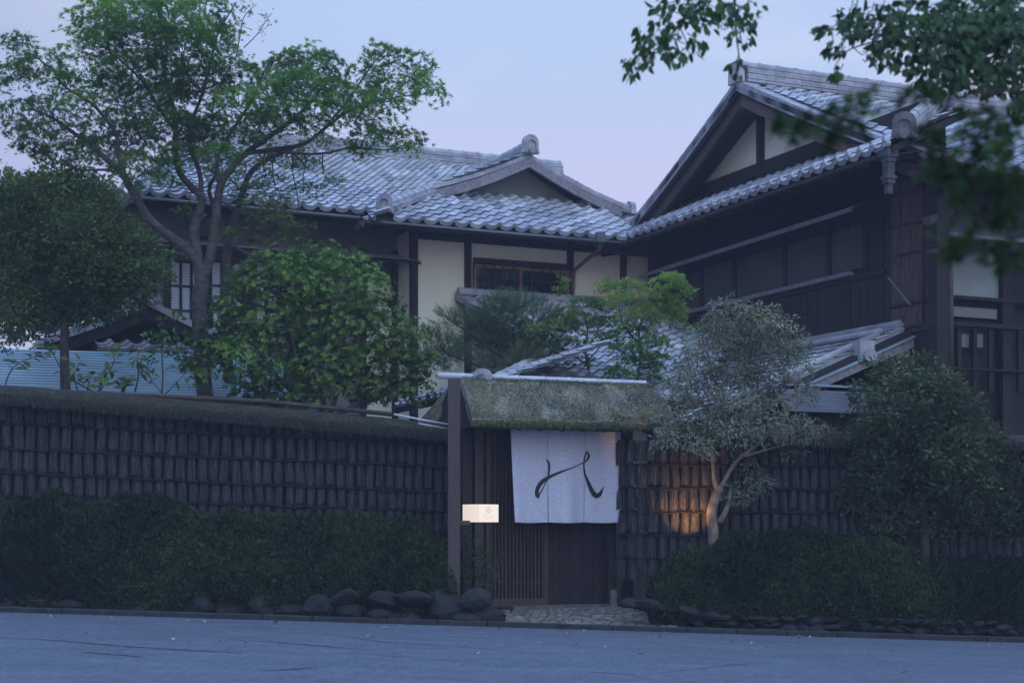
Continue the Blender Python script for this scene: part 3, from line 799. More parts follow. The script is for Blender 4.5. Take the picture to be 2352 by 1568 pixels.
et.add(hroof, B.p(-5.0, eM+0.03, zM(eM)-0.01), B.u, -B.w+Z*SM, 6.0, 6.15*cM, inside=insM)
rr_ = MB()
rr_.prism([B.p(1.0, 1.5, 2.55), B.p(1.0, 6.45, 2.55), B.p(-2.1, 6.45, zR(-2.1)-0.1), B.p(-2.1, 5.3, zR(-2.1)-0.1)], Z*0.09)
lroof = rr_.build('lean_to_roof', M['dark'], hall)
cR = math.hypot(1, SR)
et.add(lroof, B.p(-2.1, 1.5, zR(-2.1)-0.01), B.w, B.u+Z*SR, 4.9, 3.1*cR, inside=lambda t, q: (1.5+t) > 5.35-(q/cR)*1.28)
# low side plane at the left with its hip
lf = MB()
lf.prism([B.p(-2.72, 3.0, zM(3)-0.1), B.p(-4.9, eM, zM(eM)-0.1), B.p(-4.9, 2.0, zM(eM)-0.1)], Z*0.085)
sroof2 = lf.build('side_roof', M['dark'], hall)
et.add(sroof2, B.p(-4.9, 2.0, zM(eM)-0.01), B.w, B.u+Z*SM, 3.1, 2.2, inside=lambda t, q: q < t*0.75)
ridge(hroof, B.p(-4.78, eM-0.05, zM(eM)+0.02), B.p(-2.72, 3.05, zM(3)+0.03), 0.18, 1, 0.05, 0.07)
demon_tile(hroof, B.p(-4.82, eM-0.02, zM(eM)+0.02), (B.w-B.u), 0.24, 0.26, 0.05)
verge(hroof, B.p(-2.75, -1, zM(-1)+0.0), B.p(-2.75, 3.0, zM(3)+0.0), 0.0, B.u*0.22, 16)
ridge(hroof, B.p(-2.72, -0.93, zM(-1)+0.02), B.p(0.98, -0.93, zM(-1)+0.02), 0.20, 1, 0.06, 0.05)
MB().beam(B.p(0.94, -0.95, zM(-1)+0.05), B.p(0.94, 1.6, zM(1.6)+0.05), 0.10, 0.07).build('flashing', M['copper'], hall)
# noshi and round ridge where the lean-to meets the wing
ridge(lroof, B.p(0.93, 1.7, 2.66), B.p(0.93, 6.30, 2.66), 0.16, 2, 0.05, 0.03, step=0.4)
MB().tube([B.p(0.70, 1.7, 2.64), B.p(0.70, 6.2, 2.64)], 0.048, 10).build('ridge_roll', M['ridge'], lroof, smooth=True)
# verge roll, end block, boards
MB().tube([B.p(0.55, 6.30, zR(0.55)+0.12), B.p(-2.1, 6.30, zR(-2.1)+0.12)], 0.05, 10).build('verge_roll', M['ridge'], lroof, smooth=True)
MB().beam(B.p(0.95, 6.22, zR(0.95)+0.03), B.p(-2.1, 6.22, zR(-2.1)+0.03), 0.26, 0.05).build('verge_tile', M['ridge'], lroof)
pb = B.PB(1983, 805, 6.42)
MB().box(pb, B.u*0.12, B.w*0.09, Z*0.13).build('ridge_end_tile', M['ridge'], lroof)
MB().tube([B.PB(2000, 815, 6.50), B.PB(2000, 815, 6.60)], 0.085, 12).build('boss', M['ridge'], lroof)
MB().prism([B.p(1.2, 6.47, 2.60), B.p(-2.15, 6.47, zR(-2.15)-0.1), B.p(-2.15, 6.47, zR(-2.15)-0.2), B.p(1.2, 6.47, 2.48)], -B.w*0.05).build('bargeboard', M['greywood'], hall)
MB().prism([B.p(1.2, 6.50, 2.64), B.p(-2.15, 6.50, zR(-2.15)-0.065), B.p(-2.15, 6.50, zR(-2.15)-0.095), B.p(1.2, 6.50, 2.61)], -B.w*0.08).build('bargeboard_trim', M['verdigris'], hall)
# walls below
MB().box(B.p(-0.55, 6.1, 0.2), B.u*1.50, B.w*0.08, Z*1.35).build('wall', M['dark'], hall)
MB().box(B.p(1.02, 6.30, 1.35), B.u*0.18, B.w*0.06, Z*1.15).build('wall_panel', M['plaster'], hall)
MB().prism([B.p(-4.4, 4.6, -1.1), B.p(-1.9, 4.6, -1.1), B.p(-1.9, 4.6, 1.6), B.p(-4.4, 4.6, 1.6)], -B.w*0.12).build('wall', M['plaster'], hall)
MB().box(B.p(-2.05, 5.7, 0.1), B.u*0.06, B.w*1.1, Z*1.25).build('wall', M['dark'], hall)
# copper pent roof with horizontal seams below the gable
def seam_roof(parent, mt, a0, a1, b_top, z_top, b_bot, z_bot, n, frame=B, mt2=None):
    for k in range(n):
        t0, t1 = k/n, (k+1.0)/n
        bt, bb2 = b_top+(b_bot-b_top)*t0, b_top+(b_bot-b_top)*t1
        zt, zb = z_top+(z_bot-z_top)*t0, z_top+(z_bot-z_top)*t1
        MB().prism([frame.p(a0, bt, zt), frame.p(a1, bt, zt), frame.p(a1, bb2+0.012, zb+0.012), frame.p(a0, bb2+0.012, zb+0.012)], Z*0.014).build('roof_sheet', mt, parent)
pr = thing('seamed_pent_roof', B.p(-1, 6.6, 1.0), 'grey pent roof with thin horizontal seams under the low right hand gable', 'roof')
aa0, zz0 = B.onb(1790, 895, 6.5); aa1 = B.onb(2150, 920, 6.5)[0]
seam_roof(pr, M['greysheet'], aa0-0.1, aa1, 6.5, zz0-0.0, 6.78, zz0-0.31, 9)
MB().box(B.p((aa0+aa1)/2, 6.62, zz0-0.95), B.u*(aa1-aa0)/2, B.w*0.06, Z*0.70).build('wall', M['dark'], pr)
MB().beam(B.p(aa0+0.1, 6.48, zz0+0.08), B.p(aa1, 6.48, zz0+0.08), 0.05, 0.03).build('ledge', M['verdigris'], pr)
et.finish()

# ================================================================== SMALL LEFT GARDEN BUILDING
hut = thing('garden_pavilion', at(330, 905, 25), 'small tiled gable roof with round ridge ornament behind the left garden trees', 'building')
Hf = Frame(at(333, 900, 24.3).x, 24.3, 24.1)
kt = Tiles()
apex_z = Hf.onb(333, 700, 0)[1]
lz = Hf.onb(105, 775, 0); rz2 = Hf.onb(567, 806, 0)
ra0, ra1 = lz[0], rz2[0]; fz2 = min(lz[1], rz2[1])
hb = MB()
for a1 in (ra0, ra1):
    hb.prism([Hf.p(0, 0.3, apex_z-0.1), Hf.p(a1, 0.3, fz2-0.1), Hf.p(a1, -4, fz2-0.1), Hf.p(0, -4, apex_z-0.1)], Z*0.09)
hr = hb.build('roof', M['dark'], hut)
for a1, sgn in ((ra0, 1), (ra1, -1)):
    sl_ = (apex_z-fz2)/abs(a1); cc = math.hypot(1, sl_)
    if sgn == 1: kt.add(hr, Hf.p(a1, -3.9, fz2-0.01), Hf.w, Hf.u+Z*sl_, 4.0, abs(a1)*cc)
    else: kt.add(hr, Hf.p(a1, 0.1, fz2-0.01), -Hf.w, -Hf.u+Z*sl_, 4.0, abs(a1)*cc)
    verge(hr, Hf.p(0, 0.34, apex_z), Hf.p(a1, 0.34, fz2), 0.03, -Hf.w*0.24, 8)
    mb = MB(); curve_board(mb, Hf.p(0, 0.28, apex_z-0.05), Hf.p(a1, 0.28, fz2-0.05), 0.03, 0.20, -Hf.w*0.05); mb.build('bargeboard', M['dark'], hut)
ridge(hr, Hf.p(0, 0.3, apex_z+0.02), Hf.p(0, -4, apex_z+0.02), 0.2, 3, 0.05, 0.075)
demon_tile(hr, Hf.p(0, 0.36, apex_z+0.0), Hf.w, 0.28, 0.34, 0.085)
MB().prism([Hf.p(ra0+0.3, -0.2, fz2-0.1), Hf.p(ra1-0.3, -0.2, fz2-0.1), Hf.p(0, -0.2, apex_z-0.2)], -Hf.w*0.1).build('gable_wall', M['dark'], hut)
# little tiled eave under the gable
h0, hz0 = Hf.onb(222, 800, 0.55); h1, hz1 = Hf.onb(560, 812, 0.55)
kt.add(hr, Hf.p(h0, 0.62, hz0-0.02), Hf.u, -Hf.w+Z*0.35, h1-h0, 0.5)
MB().prism([Hf.p(h0, 0.6, hz0-0.09), Hf.p(h1, 0.6, hz0-0.09), Hf.p(h1, -0.2, hz0+0.19), Hf.p(h0, -0.2, hz0+0.19)], Z*0.06).build('eave_board', M['dark'], hut)
MB().box(Hf.p(-0.3, -0.25, 0.7), Hf.u*2.6, Hf.w*0.06, Z*1.9).build('wall', M['dark'], hut)
kt.finish()
cr_ = thing('copper_lean_to_roof', at(300, 905, 23), 'long pale blue green copper lean-to roof with thin horizontal seams behind the left wall', 'roof')
Hc = Frame(at(333, 900, 23.2).x, 23.2, 16.0)
c0_, cz0 = Hc.onb(-120, 800, -0.2); c1_, cz1 = Hc.onb(640, 815, -0.2)
seam_roof(cr_, M['verdigris'], c0_, c1_, -0.2, Hc.onb(333, 812, -0.2)[1], 1.6, Hc.onb(333, 912, 1.6)[1]-0.02, 17, Hc)
MB().box(Hc.p((c0_+c1_)/2, 1.2, 0.1), Hc.u*(c1_-c0_)/2, Hc.w*0.06, Z*1.1).build('wall', M['dark'], cr_)
# ================================================================== GROUND, STREET
def gx(x): return -0.03*max(-15.0, min(15.0, x))
def sheet(name, xs, y0, y1, dz, m, ny=1, **kw):
    mb = MB()
    for i in range(len(xs)-1):
        for j in range(ny):
            ya, yb = y0+(y1-y0)*j/ny, y0+(y1-y0)*(j+1)/ny
            mb.poly([(xs[i], ya, gx(xs[i])+dz), (xs[i+1], ya, gx(xs[i+1])+dz), (xs[i+1], yb, gx(xs[i+1])+dz), (xs[i], yb, gx(xs[i])+dz)])
    return mb.build(name, m, **kw)
RZ = -0.155
sheet('ground', [-72, -15, 0, 15, 72], -20, 92, RZ-0.03, M['earth'], kind='structure')
road = sheet('road', [-71, -15, 0, 15, 71], -6.0, 18.80, RZ, M['asphalt'], kind='structure')
# tar lines and cracks in the asphalt
def road_pt(px, py):
    D = 15.0
    for _ in range(30):
        x = (px-HX)/F*D; zr = CZ - (RZ + gx(x)); D = F*zr/(py-HY)
    return V(((px-HX)/F*D, D, RZ+gx((px-HX)/F*D)))
crk = MB()
def crack(pts, w):
    ps = []
    for (x, y) in pts: ps.append((x, y))
    fine = []
    for i in range(len(ps)-1):
        for k in range(6):
            t = k/6; fine.append((ps[i][0]*(1-t)+ps[i+1][0]*t+random.gauss(0, 1.5), ps[i][1]*(1-t)+ps[i+1][1]*t+random.gauss(0, 0.35)))
    fine.append(ps[-1])
    n = len(fine)
    wd = [w*(0.25+0.75*math.sin(math.pi*(i+0.3)/n))*random.uniform(0.5, 1.2) for i in range(n)]
    W_ = [road_pt(*p) for p in fine]
    for i in range(n-1):
        d = V((0, 1, 0))
        a, b_ = W_[i]+Z*0.004, W_[i+1]+Z*0.004
        crk.poly([a-d*wd[i]/2, b_-d*wd[i+1]/2, b_+d*wd[i+1]/2, a+d*wd[i]/2])
for pts, w in (([(0, 1463), (120, 1470), (240, 1480), (330, 1487), (470, 1495), (560, 1499)], 0.06), ([(520, 1468), (640, 1475), (760, 1485), (860, 1494)], 0.05),
               ([(735, 1453), (800, 1463), (870, 1473), (960, 1478), (1080, 1487), (1230, 1500)], 0.035), ([(180, 1496), (250, 1502), (335, 1509)], 0.06),
               ([(600, 1541), (680, 1536), (735, 1531)], 0.07), ([(900, 1458), (960, 1464), (1060, 1470)], 0.025), ([(1480, 1470), (1550, 1485), (1640, 1490)], 0.025),
               ([(1780, 1478), (1860, 1489), (1900, 1495)], 0.03), ([(830, 1500), (960, 1512), (1100, 1520)], 0.03), ([(1520, 1545), (1650, 1530), (1760, 1520)], 0.03),
               ([(1900, 1512), (2050, 1516), (2250, 1520)], 0.02), ([(1300, 1540), (1440, 1548), (1500, 1560)], 0.03)):
    crack(pts, w)
crk.build('road_cracks', M['crack'], road, kind='stuff')
# kerb: flush edging blocks between the road and the planting
kb = tag(bpy.data.objects.new('kerb', None), kind='structure'); kb.location = (0, 18.85, RZ); C.objects.link(kb)
x = -9.0
while x < 10:
    L_ = 0.6 if random.random() < 0.8 else 0.9
    a, b_ = V((x+0.005, 18.88, RZ+gx(x)+0.02)), V((x+L_-0.006, 18.88, RZ+gx(x+L_)+0.02))
    MB().beam(a, b_, 0.15, 0.08+random.uniform(-.004, .004)).build('kerb_stone', M['kerb'], kb, bevel=0.008)
    x += L_
# verge strip of earth behind the kerb rising to garden level
bank = MB()
xs = [-60, -9, -4, -0.3, 2.3, 6, 12, 60]
for i in range(len(xs)-1):
    x0, x1 = xs[i], xs[i+1]
    for (ya, za, yb, zb) in ((18.955, 0.03, 19.4, 0.06), (19.4, 0.06, 21.0, 0.12)):
        if xs[i] == -0.3: zb = za = min(za, 0.0) if ya < 19.2 else 0.0
        bank.poly([(x0, ya, RZ+gx(x0)+za), (x1, ya, RZ+gx(x1)+za), (x1, yb, RZ+gx(x1)+zb), (x0, yb, RZ+gx(x0)+zb)])
bank.build('planting_bed', M['earth'], kind='structure')
sheet('garden_ground', [-60, -15, 0, 15, 60], 21.0, 45, 0.06, M['earth'], kind='structure')

# entrance paving: sloping apron from kerb to door sill
pv = MB()
def apron(px, t):   # t 0 at the kerb, 1 at the sill
    D = 18.97+(20.55-18.97)*t
    x = (px-HX)/F*D
    return V((x, D + x*0.0, (RZ+gx(x)+0.012)*(1-t) + 0.0*t))
xsA = lambda t: (1135+10*t, 1570-140*t)
rows = 12
pl = [[apron(xsA(j/rows)[0]+(xsA(j/rows)[1]-xsA(j/rows)[0])*i/10, j/rows) for i in range(11)] for j in range(rows+1)]
for j in range(rows):
    for i in range(10): pv.poly([pl[j][i], pl[j][i+1], pl[j+1][i+1], pl[j+1][i]])
apr = pv.build('path', M['earth'], kind='structure')
def stone_mesh(name, m, sx, sy, sz, sub=2, rough=0.25, seed=0, flat=False):
    import bmesh
    bm = bmesh.new(); bmesh.ops.create_icosphere(bm, subdivisions=sub, radius=1)
    rr = random.Random(seed)
    dirs = [V((rr.gauss(0, 1), rr.gauss(0, 1), rr.gauss(0, 1))).normalized() for _ in range(9)]
    offs = [rr.uniform(0.62, 0.92) for _ in dirs]
    for v in bm.verts:
        p = v.co.copy()
        for d, o_ in zip(dirs, offs):
            k = p.dot(d)
            if k > o_: p -= d*(k-o_)*0.9
        p *= 1+rr.uniform(-rough, rough)*0.12
        if flat and p.z > 0.35: p.z = 0.35+(p.z-0.35)*0.15
        v.co = V((p.x*sx, p.y*sy, p.z*sz))
    me = bpy.data.meshes.new(name); bm.to_mesh(me); bm.free(); me.materials.append(m); return me
CB = [stone_mesh('cobble', M['cobble'], 1, 1, 1, 1, 0.3, s, True) for s in range(6)]
t = 0.03; row = 0
while t < 0.97:
    h = random.uniform(0.036, 0.05) if t > 0.35 else random.uniform(0.045, 0.065)
    px0, px1 = xsA(t); px = px0 + random.uniform(0, 12)
    while px < px1-6:
        w = random.uniform(18, 32) if t < 0.45 else random.uniform(13, 24)
        p = apron(px+w/2, t+h/2)
        o = bpy.data.objects.new('cobble', random.choice(CB)); link(o, apr)
        o.location = p + Z*(-0.004); o.rotation_euler = (0.15, 0, random.uniform(-.3, .3)+random.choice((0, math.pi)))
        o.scale = (w/F*20*0.56, h*1.58*0.56, 0.035)
        px += w
    t += h; row += 1
MB().beam(V((apron(1140, 0).x, 18.985, RZ+gx(0)+0.02)), V((apron(1575, 0).x, 18.985, RZ+gx(2.1)+0.028)), 0.05, 0.05).build('edging_strip', M['cobble'], apr)
MB().beam(G.p(-0.75, 0.12, -1.10), G.p(0.75, 0.12, -1.10), 0.22, 0.06).build('door_sill', M['cobble'], apr)

# boulders
ROCKS = [(s, stone_mesh('boulder', M['rock'], 1, 1, 1, 2, 0.35, 20+s)) for s in range(7)]
def boulders(t, lst, D0):
    for px, py, rx, ry in lst:
        D = D0+(0.10 if px < 430 else 0)+(0.2 if px < 720 and D0 < 19.2 else 0)+random.uniform(-0.06, 0.10)
        o = bpy.data.objects.new('boulder', random.choice(ROCKS)[1]); link(o, t)
        o.location = at(px, py, D); o.scale = (rx/F*D*1.12, 0.16+ry/F*D*0.5, ry/F*D*1.15)
        o.rotation_euler = (random.uniform(-.3, .3), random.uniform(-.25, .25), random.uniform(0, 6.28) if abs(rx-ry) < 12 else random.choice((0, math.pi))+random.uniform(-.2, .2))
lb = thing('boulder_edging', at(700, 1440, 19.9), 'row of dark rough boulders holding the bank under the left hedge', 'boulders')
L1 = [(1022, 1395, 46, 48), (1088, 1372, 40, 30), (1122, 1412, 28, 30), (1075, 1418, 26, 22), (950, 1368, 48, 18), (890, 1376, 42, 22), (868, 1414, 42, 20), (942, 1415, 24, 15), (905, 1418, 22, 14),
      (805, 1402, 42, 26), (790, 1368, 38, 18), (733, 1392, 38, 34), (662, 1400, 40, 28), (600, 1388, 36, 34), (530, 1396, 40, 28), (460, 1388, 38, 32), (388, 1386, 40, 32), (315, 1392, 38, 26), (240, 1388, 42, 28), (160, 1386, 42, 28), (80, 1382, 42, 30), (5, 1382, 40, 28), (-60, 1380, 42, 28)]
L1 = [(a, b_+(8 if a < 700 else 4), c, d*(0.8 if a < 700 else 0.95)) for a, b_, c, d in L1]
boulders(lb, L1, 19.07)
rb_ = thing('low_stone_edging', at(1800, 1450, 20.1), 'low line of mossy stones along the foot of the right hedge', 'stones')
L2 = [(1447, 1386, 24, 12), (1487, 1388, 24, 17), (1535, 1396, 30, 15), (1585, 1404, 28, 14), (1632, 1412, 26, 12), (1600, 1424, 22, 10)]
for i in range(22): L2.append((1640+i*34, 1432+i*1.15+random.uniform(-2, 2), 20+random.uniform(-3, 4), 9+random.uniform(-1, 2)))
for i in range(20): L2.append((1660+i*36, 1418+i*1.1+random.uniform(-2, 2), 19+random.uniform(-3, 4), 8+random.uniform(-1, 2)))
boulders(rb_, L2, 19.25)

# ================================================================== BRUSHWOOD FENCES
def bundle_mesh(seed):
    rr = random.Random(seed); mb = MB()
    H, rad = 1.0, 0.5     # unit bundle, scaled per row
    n = 9                 # core half cylinder
    for i in range(n):
        a0, a1 = math.pi*i/n, math.pi*(i+1)/n
        f = lambda a, r_, z_: (math.cos(a)*r_, -math.sin(a)*r_*(0.85 if z_ < 0 else 0.5), z_)
        mb.poly([f(a0, 0.34, -0.97), f(a1, 0.34, -0.97), f(a1, 0.28, 0.05), f(a0, 0.28, 0.05)])
    for i in range(26):
        a = rr.uniform(0.05, math.pi-0.05); a2 = a+rr.gauss(0, 0.16)
        r0 = rr.uniform(0.36, 0.46); r1 = rr.uniform(0.32, 0.40)
        w = rr.uniform(0.014, 0.034)
        zb = -1.0-rr.uniform(-0.12, 0.10); zt = rr.uniform(-0.1, 0.05) if rr.random() < 0.8 else rr.uniform(-0.6, -0.2)
        p = V((math.cos(a)*r0, -math.sin(a)*r0*0.95, zb)); q = V((math.cos(a2)*r1, -math.sin(a2)*r1*0.6, zt))
        m_ = (p+q)/2 + V((rr.gauss(0, 0.02), -0.05-abs(rr.gauss(0, 0.04)), 0))
        tn = V((-math.sin(a), -math.cos(a)*0.6, 0)).normalized()*w
        mb.poly([p-tn, p+tn, m_+tn, m_-tn]); mb.poly([m_-tn, m_+tn, q+tn*0.6, q-tn*0.6])
    for i in range(9):     # stray curling ends
        a = rr.uniform(0.2, 2.9); p = V((math.cos(a)*0.46, -math.sin(a)*0.32, rr.uniform(-0.95, -0.3)))
        q = p + V((rr.gauss(0, 0.16), -0.06, -rr.uniform(0.08, 0.2))); tn = V((0.012, 0, 0.004))
        mb.poly([p-tn, p+tn, q+tn*.5, q-tn*.5])
    me = bpy.data.meshes.new('brushwood_bundle'); me.from_pydata([tuple(p) for p in mb.v], [], mb.f); me.materials.append(M['twig']); return me
BUN = [bundle_mesh(s) for s in range(6)]
def fence(t, pxs, pt, rows_y, dirx, skip=None):
    """bundles hung in overlapping rows; pt(px, py, out) gives a point on the fence plane, out metres in front"""
    for r in range(len(rows_y)-1):
        y0f, y1f = rows_y[r], rows_y[r+1]
        for i in range(len(pxs)-1):
            xa, xb = pxs[i], pxs[i+1]; xc = (xa+xb)/2 + (2 if r % 2 else -2)
            if skip and skip(xc, y0f(xc)): continue
            top, bot = pt(xc, y0f(xc), 0.02), pt(xc, y1f(xc)-4+random.uniform(-3.5, 3), 0.02)
            w = (pt(xb, 1100, 0)-pt(xa, 1100, 0)).length
            o = bpy.data.objects.new('brushwood_bundle', random.choice(BUN)); link(o, t)
            h = (top-bot).length*random.uniform(0.96, 1.05)
            x_ = V(dirx); y_ = Z.cross(x_)
            tl = random.gauss(0, 0.025)
            xx = (x_+Z*tl).normalized(); zz = y_.cross(xx)*-1 if False else xx.cross(y_)
            wx = w*random.uniform(0.92, 1.12)
            mt = Matrix(((xx.x*wx, y_.x*w*1.0, zz.x*h, top.x), (xx.y*wx, y_.y*w*1.0, zz.y*h, top.y), (xx.z*wx, y_.z*w*1.0, zz.z*h, top.z), (0, 0, 0, 1)))
            o.matrix_basis = mt
lf_ = thing('brushwood_fence', at(500, 1400, 20.2), 'long brushwood fence of tied twig bundles under a mossy thatched cap left of the gate', 'fence')
FLx0, FLx1 = -90, 1062
def FD(px): return 19.95 + (20.62-19.95)*(px-FLx0)/(FLx1-FLx0)
def fpt(px, py, out=0.0): return at(px, py, FD(px)-out)
dl = (fpt(FLx1, 1200)-fpt(FLx0, 1200)).normalized()
pxs = [FLx1]
while pxs[-1] > FLx0: pxs.append(pxs[-1]-(21.5+7.5*(FLx1-pxs[-1])/(FLx1-FLx0)))
pxs = pxs[::-1]
lin = lambda y0, y1: (lambda px: y0+(y1-y0)*px/1028.0)
rowsL = [lin(912, 988), lin(972, 1022), lin(1029, 1072), lin(1084, 1130), lin(1138, 1174), lin(1190, 1222), lin(1250, 1280)]
fence(lf_, pxs, fpt, rowsL, dl, skip=lambda x, y: y > 1188 and x < 700)
bk = MB()
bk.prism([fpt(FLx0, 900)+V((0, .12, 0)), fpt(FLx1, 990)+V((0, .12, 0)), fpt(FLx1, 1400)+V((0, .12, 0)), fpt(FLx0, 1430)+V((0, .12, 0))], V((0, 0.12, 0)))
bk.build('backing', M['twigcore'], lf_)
# binding poles between rows
for yf in rowsL[1:6]:
    pts = [fpt(px, yf(px)+1, 0.062) + Z*random.gauss(0, 0.008) for px in range(FLx0, FLx1, 24)]
    MB().tube(pts, 0.014, 6).build('binding_cane', M['twigcore'], lf_)
pts = [fpt(px, 1178+0.03*px+random.gauss(0, 1), 0.09) for px in range(FLx0, FLx1, 50)]
MB().tube(pts, 0.005, 5).build('wire', M['barkdark'], lf_)
# thatched cap with uneven hanging edge
def thatch_cap(name, par, f_top, f_bot, px0, px1, ptf, over, step=14, m='thatch', rise=0.10):
    mb = MB(); prev = None
    px = px0
    while px <= px1:
        j = random.uniform(-1.6, 1.6); k = random.uniform(-2.5, 2.5)
        yt, yb = f_top(px), f_bot(px)
        ring = [ptf(px, yb+8+k, -0.30), ptf(px, yt+6, -0.42), ptf(px, yt-2+j*0.4, -0.12), ptf(px, yt+2+j*0.5, 0.12),
                ptf(px, (yt+yb)/2+j, over*0.85), ptf(px, yb-4+k*0.5, over), ptf(px, yb+2+k, over*0.85), ptf(px, yb+5+k, 0.0)]
        base = len(mb.v); mb.v += [tuple(p) for p in ring]
        if prev is not None:
            n = len(ring)
            for i in range(n): mb.f.append((prev+i, prev+(i+1) % n, base+(i+1) % n, base+i))
        prev = base; px += step
    return mb.build(name, M[m], par, smooth=True)
ytop = lambda px: 885+0.0885*px-5*math.sin(math.pi*max(0, min(1, px/1028)))
ybot = lambda px: 917+0.082*px
M['capthatch'] = mat('old_cap_thatch', (0.040, 0.041, 0.032), 0.95, (0.016, 0.016, 0.014), 7, 0.9, 40, stretch=(1, 1, 3))
capo = thatch_cap('thatched_cap', lf_, ytop, ybot, FLx0, 1058, fpt, 0.26, m='capthatch')
# straw hanging from the cap + moss tufts
def tufts(name, par, n, ptf, f, f2, px0, px1, out, m, down=True, size=0.05, tri=True):
    tv = np.array([(-0.10, 0, 0), (0.10, 0, 0), (0.0, 1, 0.05)]); tt = np.array([(0, 1, 2)])
    pos = []; dr = []; nm = []
    for i in range(n):
        px = random.uniform(px0, px1); y = random.uniform(f(px), f2(px)); p = ptf(px, y, out*random.uniform(0.9, 1.04))
        pos.append(p); dr.append((random.gauss(0, .25), -random.uniform(.0, .5), -1 if down else random.uniform(.3, 1))); nm.append((random.gauss(0, .3), -1, 0.3))
    v, f_, ti = scatter(tv, tt, np.array(pos), np.array(dr), np.array(nm), np.array([size*random.uniform(.5, 1.3) for _ in pos]), np.array([random.random() for _ in pos]))
    return np_mesh(name, v, f_, M[m], par, tint=ti, kind='stuff')
M['strawtuft'] = leaf_mat('straw_tuft', (0.014, 0.013, 0.011), (0.060, 0.058, 0.042), 0.9, 0.1)
tufts('straw_fringe', lf_, 9000, fpt, lambda p: ybot(p)-14, lambda p: ybot(p)+6, FLx0, 1058, 0.27, 'strawtuft', size=0.06)
tufts('moss', lf_, 2600, fpt, lambda p: ytop(p)+8, lambda p: ybot(p)-6, FLx0, 1058, 0.24, 'mosstuft', False, 0.04)
# light poles lying along the cap near the gate
for (x0, y0, x1, y1) in ((905, 951, 1040, 976), (960, 972, 1075, 992)):
    MB().tube([fpt(x0, y0, 0.16), fpt((x0+x1)/2, (y0+y1)/2+1, 0.17), fpt(x1, y1, 0.16)], 0.014, 8).build('cap_pole', M['metalpale'], lf_, smooth=True)
MB().tube([fpt(120, 899, 0.0), fpt(330, 908, 0.0), fpt(600, 921, 0.0), fpt(900, 951, 0)], 0.03, 8).build('cap_pole', M['barkdark'], lf_, smooth=True)

rf_ = thing('brushwood_fence', G.p(3, 0, -1.1), 'dark brushwood fence right of the gate, lit orange in one patch behind the pale trunk', 'fence')
def rpt(px, py, out=0.0): return at(px, py, 20.55-0.60*min(1.0, (px-1410)/110.0)-out)
pxs = [1418]; 
while pxs[-1] < 2880: pxs.append(pxs[-1]+24-4*(pxs[-1]-1418)/1000)
rowsR = [lambda p, k=k: 1000+k*56-(6-k)*-2.0+0.012*(p-1418)*(1-k*0.25) for k in range(7)]
fence(rf_, pxs, rpt, rowsR, V((1, 0, 0)), skip=lambda x, y: (y > 1290 and x > 1600) or (y > 1235 and x > 1700))
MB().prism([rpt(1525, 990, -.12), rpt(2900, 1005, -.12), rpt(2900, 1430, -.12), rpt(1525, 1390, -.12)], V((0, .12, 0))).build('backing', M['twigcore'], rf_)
for k in range(1, 6):
    MB().tube([rpt(px, rowsR[k](px)+1, 0.062)+Z*random.gauss(0, .008) for px in range(1420, 2900, 24)], 0.014, 6).build('binding_cane', M['twigcore'], rf_)
ytr = lambda px: 981+0.022*(px-1430); ybr = lambda px: 1006+0.020*(px-1430)
thatch_cap('thatched_cap', rf_, ytr, ybr, 1500, 2900, rpt, 0.24, m='capthatch')
tufts('straw_fringe', rf_, 5000, rpt, lambda p: ybr(p)-12, lambda p: ybr(p)+5, 1500, 2900, 0.25, 'strawtuft', size=0.08)
for (x0, y0, x1, y1) in ((1500, 992, 1790, 1001), (1660, 1003, 1960, 1012)):
    MB().tube([rpt(x0, y0, 0.22), rpt(x1, y1, 0.22)], 0.016, 8).build('cap_pole', M['gutter'], rf_, smooth=True)

# ================================================================== GATE
gate = thing('gate', G.p(0, 0, -1.1), 'small roofed wooden gate with mossy thatch, lattice sliding door and plank door', 'gate')
def ga(px, b=0.0): return G.onb(px, 1200, b)[0]
dt, db = 1.26, -1.09
gL, gM, gR, gE = ga(1103), ga(1255), ga(1396), ga(1418)
# frame
for px, w in ((1098, 0.12), (1404, 0.11)):
    MB().box(G.p(ga(px), -0.02, (dt+db)/2), G.u*w/2, G.w*0.07, Z*(dt-db)/2+Z*0.1).build('post', M['brown'], gate)
MB().box(G.p((gL+gR)/2, -0.02, dt-0.02), G.u*((gR-gL)/2-0.0), G.w*0.05, Z*0.07).build('lintel', M['brown'], gate)
# lattice sliding door
dr_ = tag(bpy.data.objects.new('lattice_door', None)); dr_.location = (0, 0, 0); link(dr_, gate)
dr_.matrix_parent_inverse = Matrix.Translation(-V(gate.location))
def dbox(a0, a1, z0, z1, b, th, m_, nm, par): return MB().box(G.p((a0+a1)/2, b, (z0+z1)/2), G.u*(a1-a0)/2, G.w*th/2, Z*(z1-z0)/2).build(nm, m_, par)
M['doorwood'] = mat('gate_door_wood', (0.075, 0.050, 0.038), 0.8, (0.04, 0.028, 0.022), 8, 0.3, 30, stretch=(8, 8, 0.7), island=0.15)
dbox(gL+0.06, gM, db+0.0, db+0.11, 0.04, 0.035, M['doorwood'], 'bottom_rail', dr_)
dbox(gM-0.06, gM, db+0.11, dt-0.11, 0.041, 0.035, M['doorwood'], 'stile', dr_)
dbox(gL+0.06, gL+0.11, db+0.11, dt-0.11, 0.041, 0.035, M['doorwood'], 'stile', dr_)
n = 15
for i in range(n):
    a = gL+0.13+(gM-0.08-gL-0.13)*i/(n-1)
    dbox(a-0.011, a+0.011, db+0.11, dt-0.11, 0.05, 0.022, M['doorwood'], 'slat', dr_)
